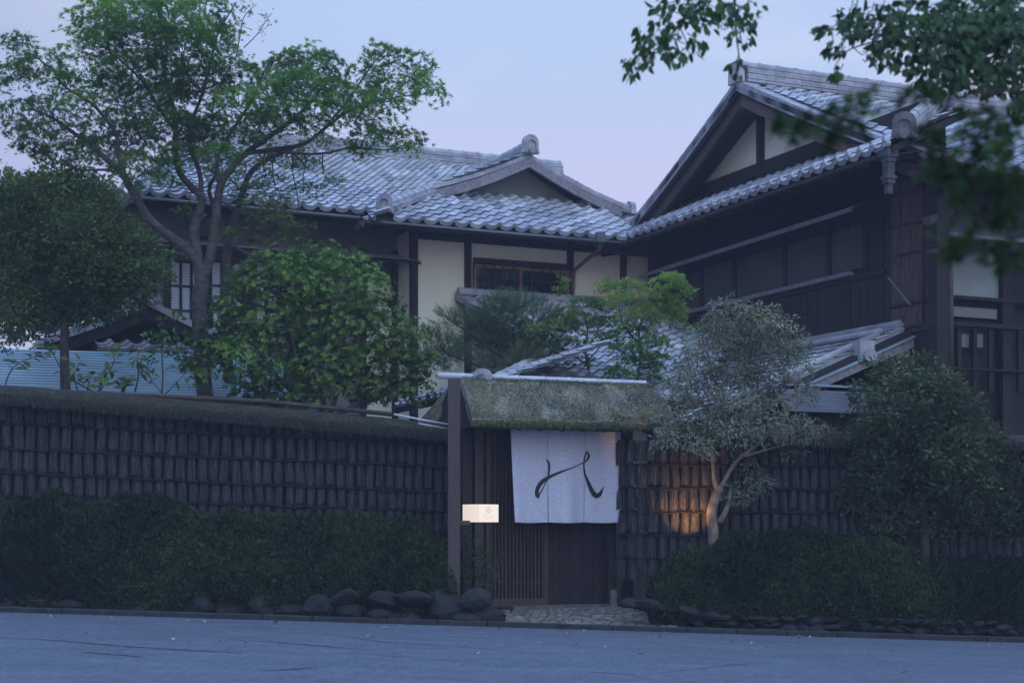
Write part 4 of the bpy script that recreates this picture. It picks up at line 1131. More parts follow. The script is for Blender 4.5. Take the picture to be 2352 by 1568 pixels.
for z_ in (-0.78+0.0, -0.42, 0.1, 0.62):
    dbox(gL+0.11, gM-0.06, z_-0.014, z_+0.014, 0.030, 0.014, M['doorwood'], 'cross_bar', dr_)
dbox(gL+0.06, gM, db+0.02, dt-0.05, -0.03, 0.01, M['dark'], 'back_panel', dr_)
# plank door
pd = tag(bpy.data.objects.new('plank_door', None)); link(pd, gate); pd.matrix_parent_inverse = Matrix.Translation(-V(gate.location))
nn = 5
for i in range(nn):
    a0 = gM+0.01+(gR-0.04-gM-0.01)*i/nn; a1 = gM+0.01+(gR-0.04-gM-0.01)*(i+1)/nn-0.004
    dbox(a0, a1, db+0.01, dt-0.08, -0.01+random.uniform(-.003, .003), 0.03, M['redbrown'], 'plank', pd)
dbox(gM, gR-0.05, db+0.0, db+0.07, 0.02, 0.02, M['redbrown'], 'bottom_rail', pd)
# lattice side screen between fence and door, behind the post
sg0, sg1 = ga(1042), ga(1092)
ss = tag(bpy.data.objects.new('side_screen', None)); link(ss, gate); ss.matrix_parent_inverse = Matrix.Translation(-V(gate.location))
for i in range(6):
    a = sg0+(sg1-sg0)*i/5
    dbox(a-0.012, a+0.012, db, dt-0.05, -0.02, 0.025, M['dark'], 'slat', ss)
dbox(sg0-0.02, sg1+0.02, db, dt, -0.08, 0.02, M['dark'], 'back_panel', ss)
MB().box(G.p(ga(1409, 0.2), 0.2, -1.02), G.u*0.04, G.w*0.04, Z*0.14).build('stone_base', M['cobble'], gate, bevel=0.01)
# roof: rounded mossy thatch over a dark frame
def roof_ring(t):
    """cross section (b, z), front eave to back eave; t=0 left verge .. 1 right"""
    return [(0.86, 1.225), (0.885, 1.275), (0.78, 1.365), (0.58, 1.50), (0.34, 1.66), (0.10, 1.80), (-0.10, 1.87), (-0.30, 1.87), (-0.55, 1.78),
            (-0.85, 1.60), (-1.15, 1.42), (-1.25, 1.30), (-1.20, 1.24), (-0.95, 1.25), (-0.55, 1.50), (-0.2, 1.66), (0.15, 1.58), (0.5, 1.34), (0.78, 1.20)]
rL, rR = G.onb(1058, 880, -0.2)[0], G.onb(1484, 890, -0.2)[0]
eL, eR = G.onb(1088, 970, 0.86)[0], G.onb(1560, 980, 0.86)[0]
mbt = MB(); nseg = 64; ringn = len(roof_ring(0))
rr = random.Random(5)
from mathutils import noise as MN
for i in range(nseg+1):
    t_ = i/nseg
    for (b_, z_) in roof_ring(t_):
        k = max(0, min(1, (b_+0.2)/1.06)) if b_ > -0.2 else max(0, min(1, (-0.2-b_)/1.05))
        aL_, aR_ = rL+(min(eL, rL)-rL-0.02)*k, rR+(eR-rR)*k
        # rounded verges
        a = aL_+(aR_-aL_)*t_
        nz_ = MN.noise(V((a*3.1, b_*4, 0.3)))*0.022 + MN.noise(V((a*11, b_*11, 1.3)))*0.014
        edge = 0.03*(math.exp(-t_*nseg/1.5)+math.exp(-(1-t_)*nseg/1.5))
        mbt.v.append(tuple(G.p(a, b_+nz_*0.6, z_+nz_-edge)))
for i in range(nseg):
    for k in range(ringn):
        k2 = (k+1) % ringn
        mbt.f.append((i*ringn+k, i*ringn+k2, (i+1)*ringn+k2, (i+1)*ringn+k))
mbt.f.append(tuple(range(ringn))); mbt.f.append(tuple(nseg*ringn+k for k in reversed(range(ringn))))
groof_ = mbt.build('roof', M['moss'], gate, smooth=False)
# moss relief and tufts on the slope and ferns at the eave
def slope_pts(n, lo=0.0, hi=1.0):
    ps = []; nm = []
    prof = [(0.885, 1.275), (0.78, 1.365), (0.58, 1.50), (0.34, 1.66), (0.10, 1.80), (-0.10, 1.87)]
    for _ in range(n):
        s_ = random.uniform(0, 4.99); k = int(s_); f_ = s_-k
        b_ = prof[k][0]*(1-f_)+prof[k+1][0]*f_; z_ = prof[k][1]*(1-f_)+prof[k+1][1]*f_
        kk = max(0, min(1, (b_+0.2)/1.06)); aL_, aR_ = rL+(min(eL, rL)-rL-0.02)*kk, rR+(eR-rR)*kk
        a = aL_+(aR_-aL_)*(lo+(hi-lo)*random.random())
        ps.append(G.p(a, b_, z_+0.005)); nm.append((a, b_))
    return ps, nm
ps, nm = slope_pts(26000)
tv = np.array([(-0.12, 0, 0), (0.12, 0, 0), (0, 1, 0)]); tt = np.array([(0, 1, 2)])
pos = np.array(ps); 
tin = np.array([min(1, max(0, 0.42+0.9*MN.noise(V((a*1.7, b_*2.5, 4)))+random.gauss(0, .16)+(0.25 if a < rL+0.55 else 0))) for a, b_ in nm])
dirs = np.stack([RNG.normal(0, .6, len(pos)), RNG.normal(-.5, .4, len(pos)), RNG.uniform(.1, 1, len(pos))], 1)
nrs = RNG.normal(0, 1, (len(pos), 3))
v_, f_, ti_ = scatter(tv, tt, pos, dirs, nrs, RNG.uniform(.012, .035, len(pos)), tin)
M['mossroof'] = leaf_mat('roof_moss', (0.050, 0.055, 0.042), (0.21, 0.20, 0.10), 0.9, 0.15)
np_mesh('moss', v_, f_, M['mossroof'], groof_, tint=ti_, kind='stuff')
# eave fringe: dark straw + small green ferns
fl = lambda px, py, out: G.PB(px, py, 0.86)
def eave_pt(px, py, out): return G.PB(px, py, 0.85*out)
tufts('eave_straw', groof_, 2200, eave_pt, lambda p: 966+0.018*(p-1088), lambda p: 979+0.018*(p-1088), 1090, 1560, 1.0, 'strawtuft', True, 0.05)
tufts('eave_moss', groof_, 2600, eave_pt, lambda p: 962+0.018*(p-1088), lambda p: 976+0.018*(p-1088), 1090, 1560, 1.03, 'mosstuft', True, 0.045)
# ridge: pale metal/bamboo roll in lengths
rp0, rp1 = G.PB(1006, 862, -0.2), G.PB(1484, 881, -0.2)
n = 8
for i in range(n):
    a, b_ = rp0.lerp(rp1, i/n), rp0.lerp(rp1, (i+1)/n-0.003)
    MB().tube([a, a.lerp(b_, .9), a.lerp(b_, .92), b_], [0.043, 0.043, 0.047, 0.047], 10).build('ridge_roll', M['metalpale'], groof_, smooth=True)
# dark gable underside at left and rafters
gfr = MB().prism([G.p(rL-0.10, -0.2, 1.86), G.p(rL-0.10, 0.80, 1.22), G.p(rL-0.10, 0.3, 1.2), G.p(rL-0.10, -0.7, 1.2), G.p(rL-0.10, -1.2, 1.22)], G.u*0.10)
gfr.build('gable_board', M['dark'], gate)
for i in range(9):
    a = rL+0.1+(eR-rL-0.25)*i/8
    MB().beam(G.p(a, 0.80, 1.175), G.p(a, -0.2, 1.60), 0.045, 0.05).build('rafter', M['dark'], gate)
MB().beam(G.p(rL-0.05, 0.02, 1.36), G.p(eR-0.1, 0.02, 1.36), 0.10, 0.12).build('beam', M['dark'], gate)
for px in (1070, 1440):
    MB().box(G.p(ga(px), 0.0, 0.1), G.u*0.06, G.w*0.06, Z*1.2).build('post', M['dark'], gate)

# ================================================================== NOREN CURTAIN
nor = thing('noren_curtain', G.p(0, 0.45, 1.2), 'three panel pale linen noren curtain with black brush mark hanging over the gate door', 'curtain')
NB = 0.42
# picture of the cloth: corner points (noren crop coordinates 0..1684 x 0..1568)
def nsrc(cx, cy): return ((1270+cx/5.807)*0.91875, (1050+cy/5.807)*0.91875)
def cloth(cx, cy):
    px, py = nsrc(cx, cy)
    p = G.PB(px, py, NB)
    v = max(0, min(1, (cy-60)/1420)); u_ = cx
    amp = 0.004+0.042*v**1.3
    d = amp*(math.sin(u_/118.0+v*0.8)+0.5*math.sin(u_/61.0+1.3-v)) + 0.012*v*math.sin(u_/300)
    return p + G.w*d
edges = [[(35, 70), (583, 590)], [(584, 598), (1115, 1123)], [(1115, 1125), (1636, 1619)]]
for k, ((xl0, xl1), (xr0, xr1)) in enumerate(edges):
    nx, ny = 22, 34; mb = MB()
    for j in range(ny+1):
        f_ = j/ny
        yt = 55+45*((xl0+xr0)/2)/1636; yb = 1474+(8 if k else 6)
        for i in range(nx+1):
            g_ = i/nx
            slit0 = 0 if f_ < 0.27 else (f_-0.27)/0.73
            xl = xl0+(xl1-xl0)*(f_ if k == 0 else slit0); xr = xr0+(xr1-xr0)*(f_ if k == 2 else slit0)
            cx = xl+(xr-xl)*g_; cy = yt+(yb-yt)*f_ + 10*math.sin(math.pi*g_)*f_
            mb.v.append(tuple(cloth(cx, cy)))
    for j in range(ny):
        for i in range(nx):
            q = j*(nx+1)+i; mb.f.append((q, q+1, q+nx+2, q+nx+1))
    o = mb.build('curtain_panel', M['noren'], nor, smooth=True)
    sm = o.modifiers.new('thickness', 'SOLIDIFY'); sm.thickness = 0.003
# hems
for (x0, x1) in ((72, 586), (600, 1112), (1127, 1617)):
    mb = MB(); n = 20
    for i in range(n):
        a, b_ = x0+(x1-x0)*i/n, x0+(x1-x0)*(i+1)/n
        y_ = lambda x_: 1474+10*math.sin(math.pi*(x_-x0)/(x1-x0))
        mb.poly([cloth(a, y_(a)-26)+G.w*.004, cloth(b_, y_(b_)-26)+G.w*.004, cloth(b_, y_(b_)+1)+G.w*.004, cloth(a, y_(a)+1)+G.w*.004])
    mb.build('hem', M['noren'], nor)
# brush mark
S = [[(545,575,5),(560,573,6),(575,582,8),(592,605,13),(603,640,15),(604,700,14),(598,760,13),(590,820,11),(572,870,9),(540,930,9),(505,1000,9),(470,1050,12),(450,1085,16)],
     [(420,1128,6),(430,1110,30),(418,1070,28),(420,1020,30),(440,965,32),(475,915,32),(520,875,30),(570,845,27),(620,815,22),(700,775,18),(780,740,14),(860,712,10),(940,685,8),(1020,650,8),(1090,615,9),(1130,595,12),(1158,560,16),(1172,520,18),(1160,480,14),(1148,460,9),(1140,438,3)],
     [(1140,440,3),(1132,470,9),(1118,520,12),(1106,580,12),(1101,640,11),(1106,720,13),(1122,790,15),(1150,860,21),(1190,950,28),(1230,1030,33),(1275,1085,37),(1315,1092,35),(1352,1062,26),(1378,1010,13),(1404,955,3)]]
def smooth_stroke(s, m=5):
    o_ = []
    n = len(s)
    for i in range(n-1):
        p0, p1, p2, p3 = s[max(0, i-1)], s[i], s[i+1], s[min(n-1, i+2)]
        for k in range(m):
            t_ = k/m
            o_.append(tuple(0.5*((2*p1[c]) + (-p0[c]+p2[c])*t_ + (2*p0[c]-5*p1[c]+4*p2[c]-p3[c])*t_**2 + (-p0[c]+3*p1[c]-3*p2[c]+p3[c])*t_**3) for c in range(3)))
    o_.append(s[-1]); return o_
ink = MB()
for si, s in enumerate(S):
    q = smooth_stroke(s); L_, R_ = [], []
    for i, (x_, y_, w_) in enumerate(q):
        a, b_ = q[max(0, i-1)], q[min(len(q)-1, i+1)]
        dx, dy = b_[0]-a[0], b_[1]-a[1]; l_ = math.hypot(dx, dy) or 1
        nx_, ny_ = -dy/l_, dx/l_
        w_ = max(2, w_)*1.0
        off = G.w*(0.0055+0.0008*si)
        L_.append(cloth(x_+nx_*w_, y_+ny_*w_)+off); R_.append(cloth(x_-nx_*w_, y_-ny_*w_)+off)
    for i in range(len(L_)-1): ink.poly([L_[i], L_[i+1], R_[i+1], R_[i]])
ink.build('brush_mark', M['ink'], nor)
MB().tube([G.PB(1166, 981, NB), G.PB(1432, 990, NB)], 0.014, 8).build('curtain_rod', M['dark'], nor)
for px in (1180, 1300, 1420):
    MB().tube([G.PB(px, 983, NB), G.PB(px, 983, NB)+Z*0.05+G.w*0.0, G.PB(px, 983, 0.1)+Z*0.12], 0.006, 6).build('hanger', M['dark'], nor)

# ================================================================== SIGN POST + LANTERN
PD = 19.15
sp = thing('sign_post', at(1042, 1400, PD), 'tall square cedar post standing before the gate with a small bracket', 'post')
pw = 27.5/F*PD
pz0, pz1 = -0.25, CZ+(HY-868)/F*PD
MB().box(V((at(1042.5, 0, PD).x, PD+pw/2, (pz0+pz1)/2)), V((pw/2, 0, 0)), V((0, pw/2, 0)), Z*(pz1-pz0)/2).build('post', M['post'], sp, bevel=0.006)
bk0, bk1 = at(1056, 1200, PD), at(1079, 1200, PD)
MB().box(V(((bk0.x+bk1.x)/2+0.001, PD+0.03, bk0.z)), V(((bk1.x-bk0.x)/2, 0, 0)), V((0, 0.035, 0)), Z*0.028).build('bracket', M['post'], sp, bevel=0.003)
lan = thing('lantern', at(1100, 1198, PD), 'glowing cream paper lantern box with faint emblem on the bracket of the post', 'lantern')
c_ = at(1098.5, 1178, PD-0.02)
phi = R(39)
r1 = V((math.cos(phi), math.sin(phi), 0)); l1 = V((-math.sin(phi), math.cos(phi), 0))
s_ = 0.315; hh = 41/F*PD/2
body = c_ + r1*s_/2 + l1*s_/2
lb_ = MB().box(body, r1*s_/2, l1*s_/2, Z*hh).build('lamp_shade', M['lamp'], lan)
for nm_, (o1, d1) in {'corner': (c_, None)}.items():
    MB().beam(c_-Z*hh-V((0, .001, 0)), c_+Z*hh-V((0, .001, 0)), 0.004, 0.004, up=V((0, 1, 0))).build('corner_strip', M['lampprint'], lan)
# print on the right face: ring emblem with four petals, two faint lines of lettering
fr = MB(); nrm = V((math.sin(phi), -math.cos(phi), 0))*0.002
def fp(u_, v_): return c_ + r1*(s_*u_) + Z*(hh*2*(0.5-v_)) + nrm
cx_, cy_, ro = 0.50, 0.33, 0.135
asp = s_/(2*hh)
for i in range(24):
    a0, a1 = 2*math.pi*i/24, 2*math.pi*(i+1)/24
    fr.poly([fp(cx_+math.cos(a0)*ro, cy_+math.sin(a0)*ro*asp), fp(cx_+math.cos(a1)*ro, cy_+math.sin(a1)*ro*asp), fp(cx_+math.cos(a1)*ro*.88, cy_+math.sin(a1)*ro*.88*asp), fp(cx_+math.cos(a0)*ro*.88, cy_+math.sin(a0)*ro*.88*asp)])
for q in range(4):
    a = math.pi/2*q
    px_, py_ = cx_+math.cos(a)*ro*.5, cy_+math.sin(a)*ro*.5*asp
    dx, dy = math.cos(a)*ro*.38, math.sin(a)*ro*.38*asp; ex, ey = -math.sin(a)*ro*.22, math.cos(a)*ro*.22*asp
    fr.poly([fp(px_-dx, py_-dy), fp(px_+ex, py_+ey), fp(px_+dx, py_+dy), fp(px_-ex, py_-ey)])
x_ = 0.24
for k, wd in enumerate((.05, .03, .045, .035, .05, .03, 0, .03, .05, .04, .05)):
    if wd:
        fr.poly([fp(x_, .62), fp(x_+.012, .62), fp(x_+.012, .69), fp(x_, .69)])
        if k % 2: fr.poly([fp(x_+.016, .62), fp(x_+wd, .62), fp(x_+wd, .632), fp(x_+.016, .632)])
        else: fr.poly([fp(x_+.016, .678), fp(x_+wd, .678), fp(x_+wd, .69), fp(x_+.016, .69)])
    x_ += wd+0.014 if wd else 0.03
for k in range(7):
    x_ = 0.36+k*0.042
    fr.poly([fp(x_, .76), fp(x_+.02, .76), fp(x_+.02, .79), fp(x_, .79)])
fr.build('lamp_print', M['lampprint'], lan)

# garden uplight hidden in the right hedge, throwing warm light on fence and trunk
ul = thing('garden_uplight', at(1583, 1300, 19.4), 'small black garden uplight among the right hedge leaves under the lit fence', 'lamp')
up = at(1583, 1250, 19.42)
dirv = (at(1577, 1150, 19.90)-up).normalized()
MB().tube([up-dirv*0.10, up, up+dirv*0.01], [0.02, 0.025, 0.025], 10).build('lamp_head', M['dark'], ul)
MB().tube([up-dirv*0.05, V((up.x, up.y, -0.1))], 0.012, 6).build('stake', M['dark'], ul)
sd = bpy.data.lights.new('uplight_bulb', 'SPOT'); sd.energy = 85; sd.color = (1.0, 0.47, 0.16); sd.spot_size = R(78); sd.spot_blend = 0.8; sd.shadow_soft_size = 0.03
so = bpy.data.objects.new('uplight_bulb', sd); so.location = up+dirv*0.03; so.rotation_euler = dirv.to_track_quat('-Z', 'Y').to_euler(); link(so, ul)
# ================================================================== VEGETATION
def star(lobes=7, notch=0.26, spread=250):
    tips = []
    for i in range(lobes):
        a = R(90 - spread/2 + spread*i/(lobes-1)); k = abs(i-(lobes-1)/2)/((lobes-1)/2)
        tips.append((a, 1.0-0.42*k**1.5))
    v = [(0, 0, 0)]; 
    for i, (a, r_) in enumerate(tips):
        v.append((math.cos(a)*r_, math.sin(a)*r_, -0.10*r_))
        if i < lobes-1:
            am = (a+tips[i+1][0])/2; v.append((math.cos(am)*notch, math.sin(am)*notch, 0.02))
    t = [(0, i, i+1) for i in range(1, len(v)-1)]
    return np.array(v), np.array(t)
MAPLE = star(7); MAPLE5 = star(5, 0.27, 240)
def oval(w=0.26, fold=0.08, droop=0.1):
    v = np.array([(0, 0, 0), (w, .35, fold), (w*.8, .68, fold*.6-droop*.5), (0, 1, -droop), (-w*.8, .68, fold*.6-droop*.5), (-w, .35, fold), (0, .5, -droop*.3)])
    t = np.array([(0, 1, 6), (1, 2, 6), (2, 3, 6), (3, 4, 6), (4, 5, 6), (5, 0, 6)])
    return v, t
OVAL = oval(); POINTY = oval(0.25, 0.07, 0.15)
DIA = (np.array([(0, 0, 0), (.26, .5, .06), (0, 1, -.04), (-.26, .5, .06)]), np.array([(0, 1, 2), (0, 2, 3)]))
LANCE = (np.array([(0, 0, 0), (.13, .4, .03), (0, 1, -.18), (-.13, .4, .03)]), np.array([(0, 1, 2), (0, 2, 3)]))
def whorl(n=7, tmpl=None, tilt=0.7):
    tv, tt = tmpl or oval(0.15, 0.05, 0.12); V_, T_ = [], []
    for i in range(n):
        a = 2*math.pi*i/n + 0.3*(i % 2); el = tilt*(1 if i % 2 else 0.7)
        d = np.array([math.cos(a)*math.cos(el), math.sin(el), math.sin(a)*math.cos(el)]); nn = np.array([-math.cos(a)*math.sin(el), math.cos(el), -math.sin(a)*math.sin(el)])
        x = np.cross(d, nn)
        T_.append(tt+len(V_)*len(tv)); V_.append(tv[:, 0:1]*x+tv[:, 1:2]*d+tv[:, 2:3]*nn)
    return np.concatenate(V_), np.concatenate(T_)
WHORL = whorl()
def spray_needles(n=14):
    V_, T_ = [], []
    for i in range(n):
        y = i/n; s = 1 if i % 2 else -1
        b0 = len(V_); d = np.array([s*0.28*(1-y*.5), 0.16, 0.03])
        p = np.array([0, y, 0])
        V_ += [p-np.array([0, .012, 0]), p+np.array([0, .055, 0]), p+d]
        T_.append((b0, b0+1, b0+2))
    b0 = len(V_); V_ += [np.array([-.008, 0, 0]), np.array([.008, 0, 0]), np.array([0, 1.05, 0])]; T_.append((b0, b0+1, b0+2))
    return np.array(V_), np.array(T_)
NEEDLE = spray_needles()

def clus(lst, D, dj=0.5, rd=None):
    out_ = []
    for c in lst:
        cx, cy, rx, ry = c[:4]; d = D+(c[4] if len(c) > 4 else random.uniform(-dj, dj))
        out_.append((np.array(at(cx, cy, d)), rx/F*d, ry/F*d, (rx/F*d)*0.85 if rd is None else rd))
    return out_

def foliage(name, par, clusters, tmpl, m, size, density, spray=(9, 0.16), flat=0.5, droop=0.0, up=0.6, shell=0.4, kind='stuff', tone=(0.15, 0.75), twigs=None, twigmat='barkdark', updir=0.0):
    """clusters = ellipsoids of sprays; each spray is a fan of leaves; tint follows height in the spray + random"""
    P_, D_, N_, S_, T_ = [], [], [], [], []
    tw = MB()
    for (c, rx, rz_, ry) in clusters:
        n = max(3, int(density*rx*rz_*(0.5+ry)))
        g = RNG.normal(0, 1, (n, 3)); g = unit(g); r_ = (shell+(1-shell)*RNG.random((n, 1)))**0.6
        q = g*r_*np.array([rx, ry, rz_])*(1+0.15*RNG.normal(0, 1, (n, 1)))
        cen = c+q
        ct = RNG.uniform(tone[0], tone[1])
        for i in range(n):
            k = max(2, int(RNG.normal(spray[0], spray[0]*.25)))
            outd = g[i]*np.array([1, 1, .5]) + np.array([0, 0, up*.3])
            nrm = unit((np.array([[0, 0, 1.0]])*up + g[i][None]*0.6 + RNG.normal(0, .25, (1, 3))))[0]
            ang = RNG.uniform(0, 2*np.pi, k); rad = spray[1]*np.sqrt(RNG.random(k))
            a1 = np.cross(nrm, [0.3, 0.9, 0.1]); a1 /= np.linalg.norm(a1); a2 = np.cross(nrm, a1)
            off = (np.cos(ang)*rad)[:, None]*a1 + (np.sin(ang)*rad)[:, None]*a2 + nrm*(RNG.normal(0, spray[1]*.18*(1.2-flat), (k, 1)))
            p = cen[i]+off
            d = off*1.0 + outd[None]*spray[1]*0.8 + RNG.normal(0, spray[1]*.3, (k, 3)); d[:, 2] += spray[1]*(updir-droop*1.2)
            P_.append(p); D_.append(d); N_.append(nrm[None]+RNG.normal(0, .35, (k, 3)))
            S_.append(size*RNG.uniform(.65, 1.15, k))
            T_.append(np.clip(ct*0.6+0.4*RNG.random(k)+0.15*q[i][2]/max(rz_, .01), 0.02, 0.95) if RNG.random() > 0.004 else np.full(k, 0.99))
            if twigs and i % twigs == 0:
                s0 = c + q[i]*0.25 - np.array([0, 0, rz_*0.25]); e_ = cen[i]
                mid = (s0+e_)/2 + RNG.normal(0, .02, 3) + np.array([0, 0, .02])
                tw.tube([V(s0), V(mid), V(e_)], [0.006, 0.004, 0.002], 3, cap=False)
    P_, D_, N_, S_, T_ = map(np.concatenate, (P_, D_, N_, S_, T_))
    v, t, ti = scatter(tmpl[0], tmpl[1], P_, D_, N_, S_, T_)
    o = np_mesh(name, v, t, M[m], par, tint=ti, kind=kind)
    if twigs and tw.v: tw.build('twigs', M[twigmat], par, kind='stuff')
    return o

def limb(par, pts, r0, r1, m='bark', name='branch', D=None, n=9, wob=0.0):
    P_ = []
    for i, p in enumerate(pts):
        P_.append(at(p[0], p[1], p[2] if len(p) > 2 else D))
    # smooth
    Q = []
    k_ = len(P_)
    for i in range(k_-1):
        p0, p1, p2, p3 = P_[max(0, i-1)], P_[i], P_[i+1], P_[min(k_-1, i+2)]
        for j in range(3):
            t_ = j/3; Q.append(0.5*((2*p1)+(p2-p0)*t_+(2*p0-5*p1+4*p2-p3)*t_*t_+(-p0+3*p1-3*p2+p3)*t_**3))
    Q.append(P_[-1])
    if wob: Q = [q+V((random.gauss(0, wob), random.gauss(0, wob), random.gauss(0, wob))) if 0 < i < len(Q)-1 else q for i, q in enumerate(Q)]
    rad = [r0+(r1-r0)*i/(len(Q)-1) for i in range(len(Q))]
    MB().tube(Q, rad, n).build(name, M[m], par, smooth=True)
    return Q

# ---- big maple at the left
TD = 21.8
tr = thing('maple_tree', at(470, 940, TD), 'large spreading maple with grey forked trunk rising over the left wall', 'tree')
limb(tr, [(478, 960), (466, 860), (462, 780), (456, 700), (464, 650), (460, 610)], 0.115, 0.10, name='trunk', D=TD, n=12)
nodes = []
def L1_(pts, r0, r1, **k): nodes.extend(limb(tr, pts, r0, r1, D=TD, **k))
L1_([(462, 650), (448, 590), (400, 550), (350, 510), (310, 450), (280, 400), (215, 340), (175, 310), (120, 270, 21.5), (70, 250, 21.4)], 0.085, 0.012)
L1_([(318, 455), (285, 400), (272, 350), (268, 310), (240, 270), (207, 235), (150, 200), (120, 160), (65, 120, 21.3)], 0.045, 0.008)
L1_([(462, 640), (456, 590), (445, 530), (465, 460), (440, 430), (415, 400), (404, 360), (402, 270), (385, 200), (372, 120), (365, 40), (350, -40)], 0.075, 0.010)
L1_([(402, 300), (360, 240), (330, 190), (290, 150), (240, 110), (200, 90)], 0.030, 0.006)
L1_([(458, 460), (462, 420), (450, 370), (430, 310), (460, 230), (480, 160), (500, 80), (540, 10)], 0.04, 0.008)
L1_([(463, 650), (482, 590), (492, 530), (505, 430), (528, 392), (565, 352), (635, 302), (690, 260), (740, 200), (760, 160)], 0.080, 0.012)
L1_([(565, 352), (640, 342), (700, 330), (740, 300), (790, 262), (840, 240), (900, 225), (990, 215)], 0.035, 0.006)
L1_([(620, 345), (700, 354), (760, 350), (810, 338), (870, 345), (930, 340)], 0.022, 0.005)
L1_([(505, 430), (500, 360), (540, 290), (580, 230), (600, 180), (620, 140)], 0.035, 0.006)
L1_([(740, 300), (800, 230), (840, 170), (870, 130), (890, 105)], 0.02, 0.004)
L1_([(400, 330), (420, 290), (480, 270), (520, 240), (540, 200)], 0.02, 0.005)
L1_([(280, 400), (240, 390), (180, 390), (110, 360), (50, 330)], 0.022, 0.005)
L1_([(540, 140), (550, 90), (560, 40), (590, 10)], 0.010, 0.004)
L1_([(560, 110), (590, 80), (610, 50), (625, 30)], 0.008, 0.003)
PADS = [(48, 100, 46, 30), (90, 150, 60, 34), (30, 175, 45, 30), (155, 195, 55, 32), (28, 268, 34, 42), (105, 262, 60, 42), (75, 320, 52, 34), (185, 235, 42, 34), (175, 315, 62, 40), (235, 350, 62, 36), (130, 355, 50, 26),
        (225, 35, 70, 48), (215, 105, 78, 44), (300, 20, 85, 55), (390, 35, 85, 55), (470, 30, 75, 45), (330, 95, 85, 50), (300, 160, 85, 44), (245, 195, 55, 35), (420, 110, 85, 50), (500, 100, 60, 44), (395, 175, 85, 40), (350, 235, 95, 45),
        (275, 275, 55, 35), (470, 190, 80, 42), (545, 165, 50, 42), (300, 320, 75, 38), (400, 290, 90, 46), (480, 300, 75, 44), (550, 240, 72, 42), (620, 225, 60, 36), (590, 290, 65, 34), (340, 385, 80, 36), (430, 360, 70, 30), (500, 355, 52, 30),
        (655, 150, 50, 32), (700, 140, 60, 36), (745, 155, 50, 38), (690, 200, 75, 38), (765, 205, 45, 34), (640, 190, 55, 32), (720, 260, 85, 38), (640, 275, 60, 30), (800, 225, 55, 32), (850, 170, 42, 36), (875, 125, 38, 30), (915, 145, 38, 26), (960, 145, 36, 28), (950, 185, 50, 26), (985, 212, 48, 18),
        (890, 215, 60, 34), (835, 270, 52, 26), (870, 245, 60, 25), (905, 320, 62, 22), (850, 310, 45, 24), (835, 350, 35, 22), (930, 338, 40, 14)]
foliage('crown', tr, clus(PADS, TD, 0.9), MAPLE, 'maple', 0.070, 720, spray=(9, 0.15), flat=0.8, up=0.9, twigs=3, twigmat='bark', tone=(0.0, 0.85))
PADS2 = [(700, 385, 60, 18), (640, 360, 60, 20), (620, 420, 50, 20), (560, 440, 45, 22), (640, 470, 55, 24), (700, 440, 50, 18), (760, 420, 40, 14), (590, 500, 40, 16), (540, 540, 45, 16), (640, 510, 45, 16), (690, 520, 38, 14), (560, 395, 40, 16), (430, 490, 40, 18), (410, 580, 34, 18), (760, 330, 40, 20), (720, 320, 45, 18)]
foliage('crown', tr, clus(PADS2, TD+1.0, 0.5), MAPLE5, 'maple_young', 0.058, 700, spray=(8, 0.15), flat=0.9, up=1.0, twigs=2, twigmat='bark', tone=(0.0, 0.5))
foliage('crown', tr, clus([(590, 60, 40, 45), (610, 25, 25, 18), (560, 20, 25, 25)], TD, .3), MAPLE5, 'maple_young', 0.045, 90, spray=(5, 0.12), twigs=1, twigmat='bark', tone=(.1, .5))
nn_ = np.array([tuple(p) for p in nodes])
bt = MB()
for (c, rx, rz_, ry) in clus(PADS, TD, 0.7)+clus(PADS2, TD+0.8, .3):
    d = np.linalg.norm(nn_-c, axis=1); j = int(d.argmin()); s0 = V(nn_[j]); e_ = V(c)
    mid = (s0+e_)/2+V((random.gauss(0, .06), 0, -0.05))
    bt.tube([s0, s0.lerp(mid, .5)+V((random.gauss(0, .03), 0, .03)), mid, e_], [0.012, 0.009, 0.007, 0.003], 5)
bt.build('twigs', M['bark'], tr, kind='stuff')

tr2 = thing('tree', at(520, 940, 22.6), 'slender pale grey tree close behind the maple trunk with a limb bending right', 'tree')
Q2 = limb(tr2, [(535, 940), (520, 800), (516, 700), (520, 620), (524, 560), (545, 485), (568, 410), (600, 375), (660, 345), (700, 330)], 0.085, 0.02, D=22.6, name='trunk')
limb(tr2, [(518, 680), (560, 610), (590, 588), (615, 570), (655, 548)], 0.045, 0.035, D=22.5)
limb(tr2, [(524, 600), (510, 520), (480, 440), (495, 400), (470, 385)], 0.04, 0.02, D=22.6)
limb(tr2, [(590, 588), (560, 580), (535, 560)], 0.03, 0.02, D=22.5)
foliage('crown', tr2, clus([(640, 350, 50, 18), (580, 385, 45, 20), (700, 345, 45, 16), (670, 535, 35, 14), (500, 400, 40, 18), (590, 470, 45, 16), (620, 560, 35, 12)], 22.6, .3), MAPLE5, 'maple_young', 0.055, 600, spray=(8, .14), twigs=2, twigmat='bark', tone=(0., .45))

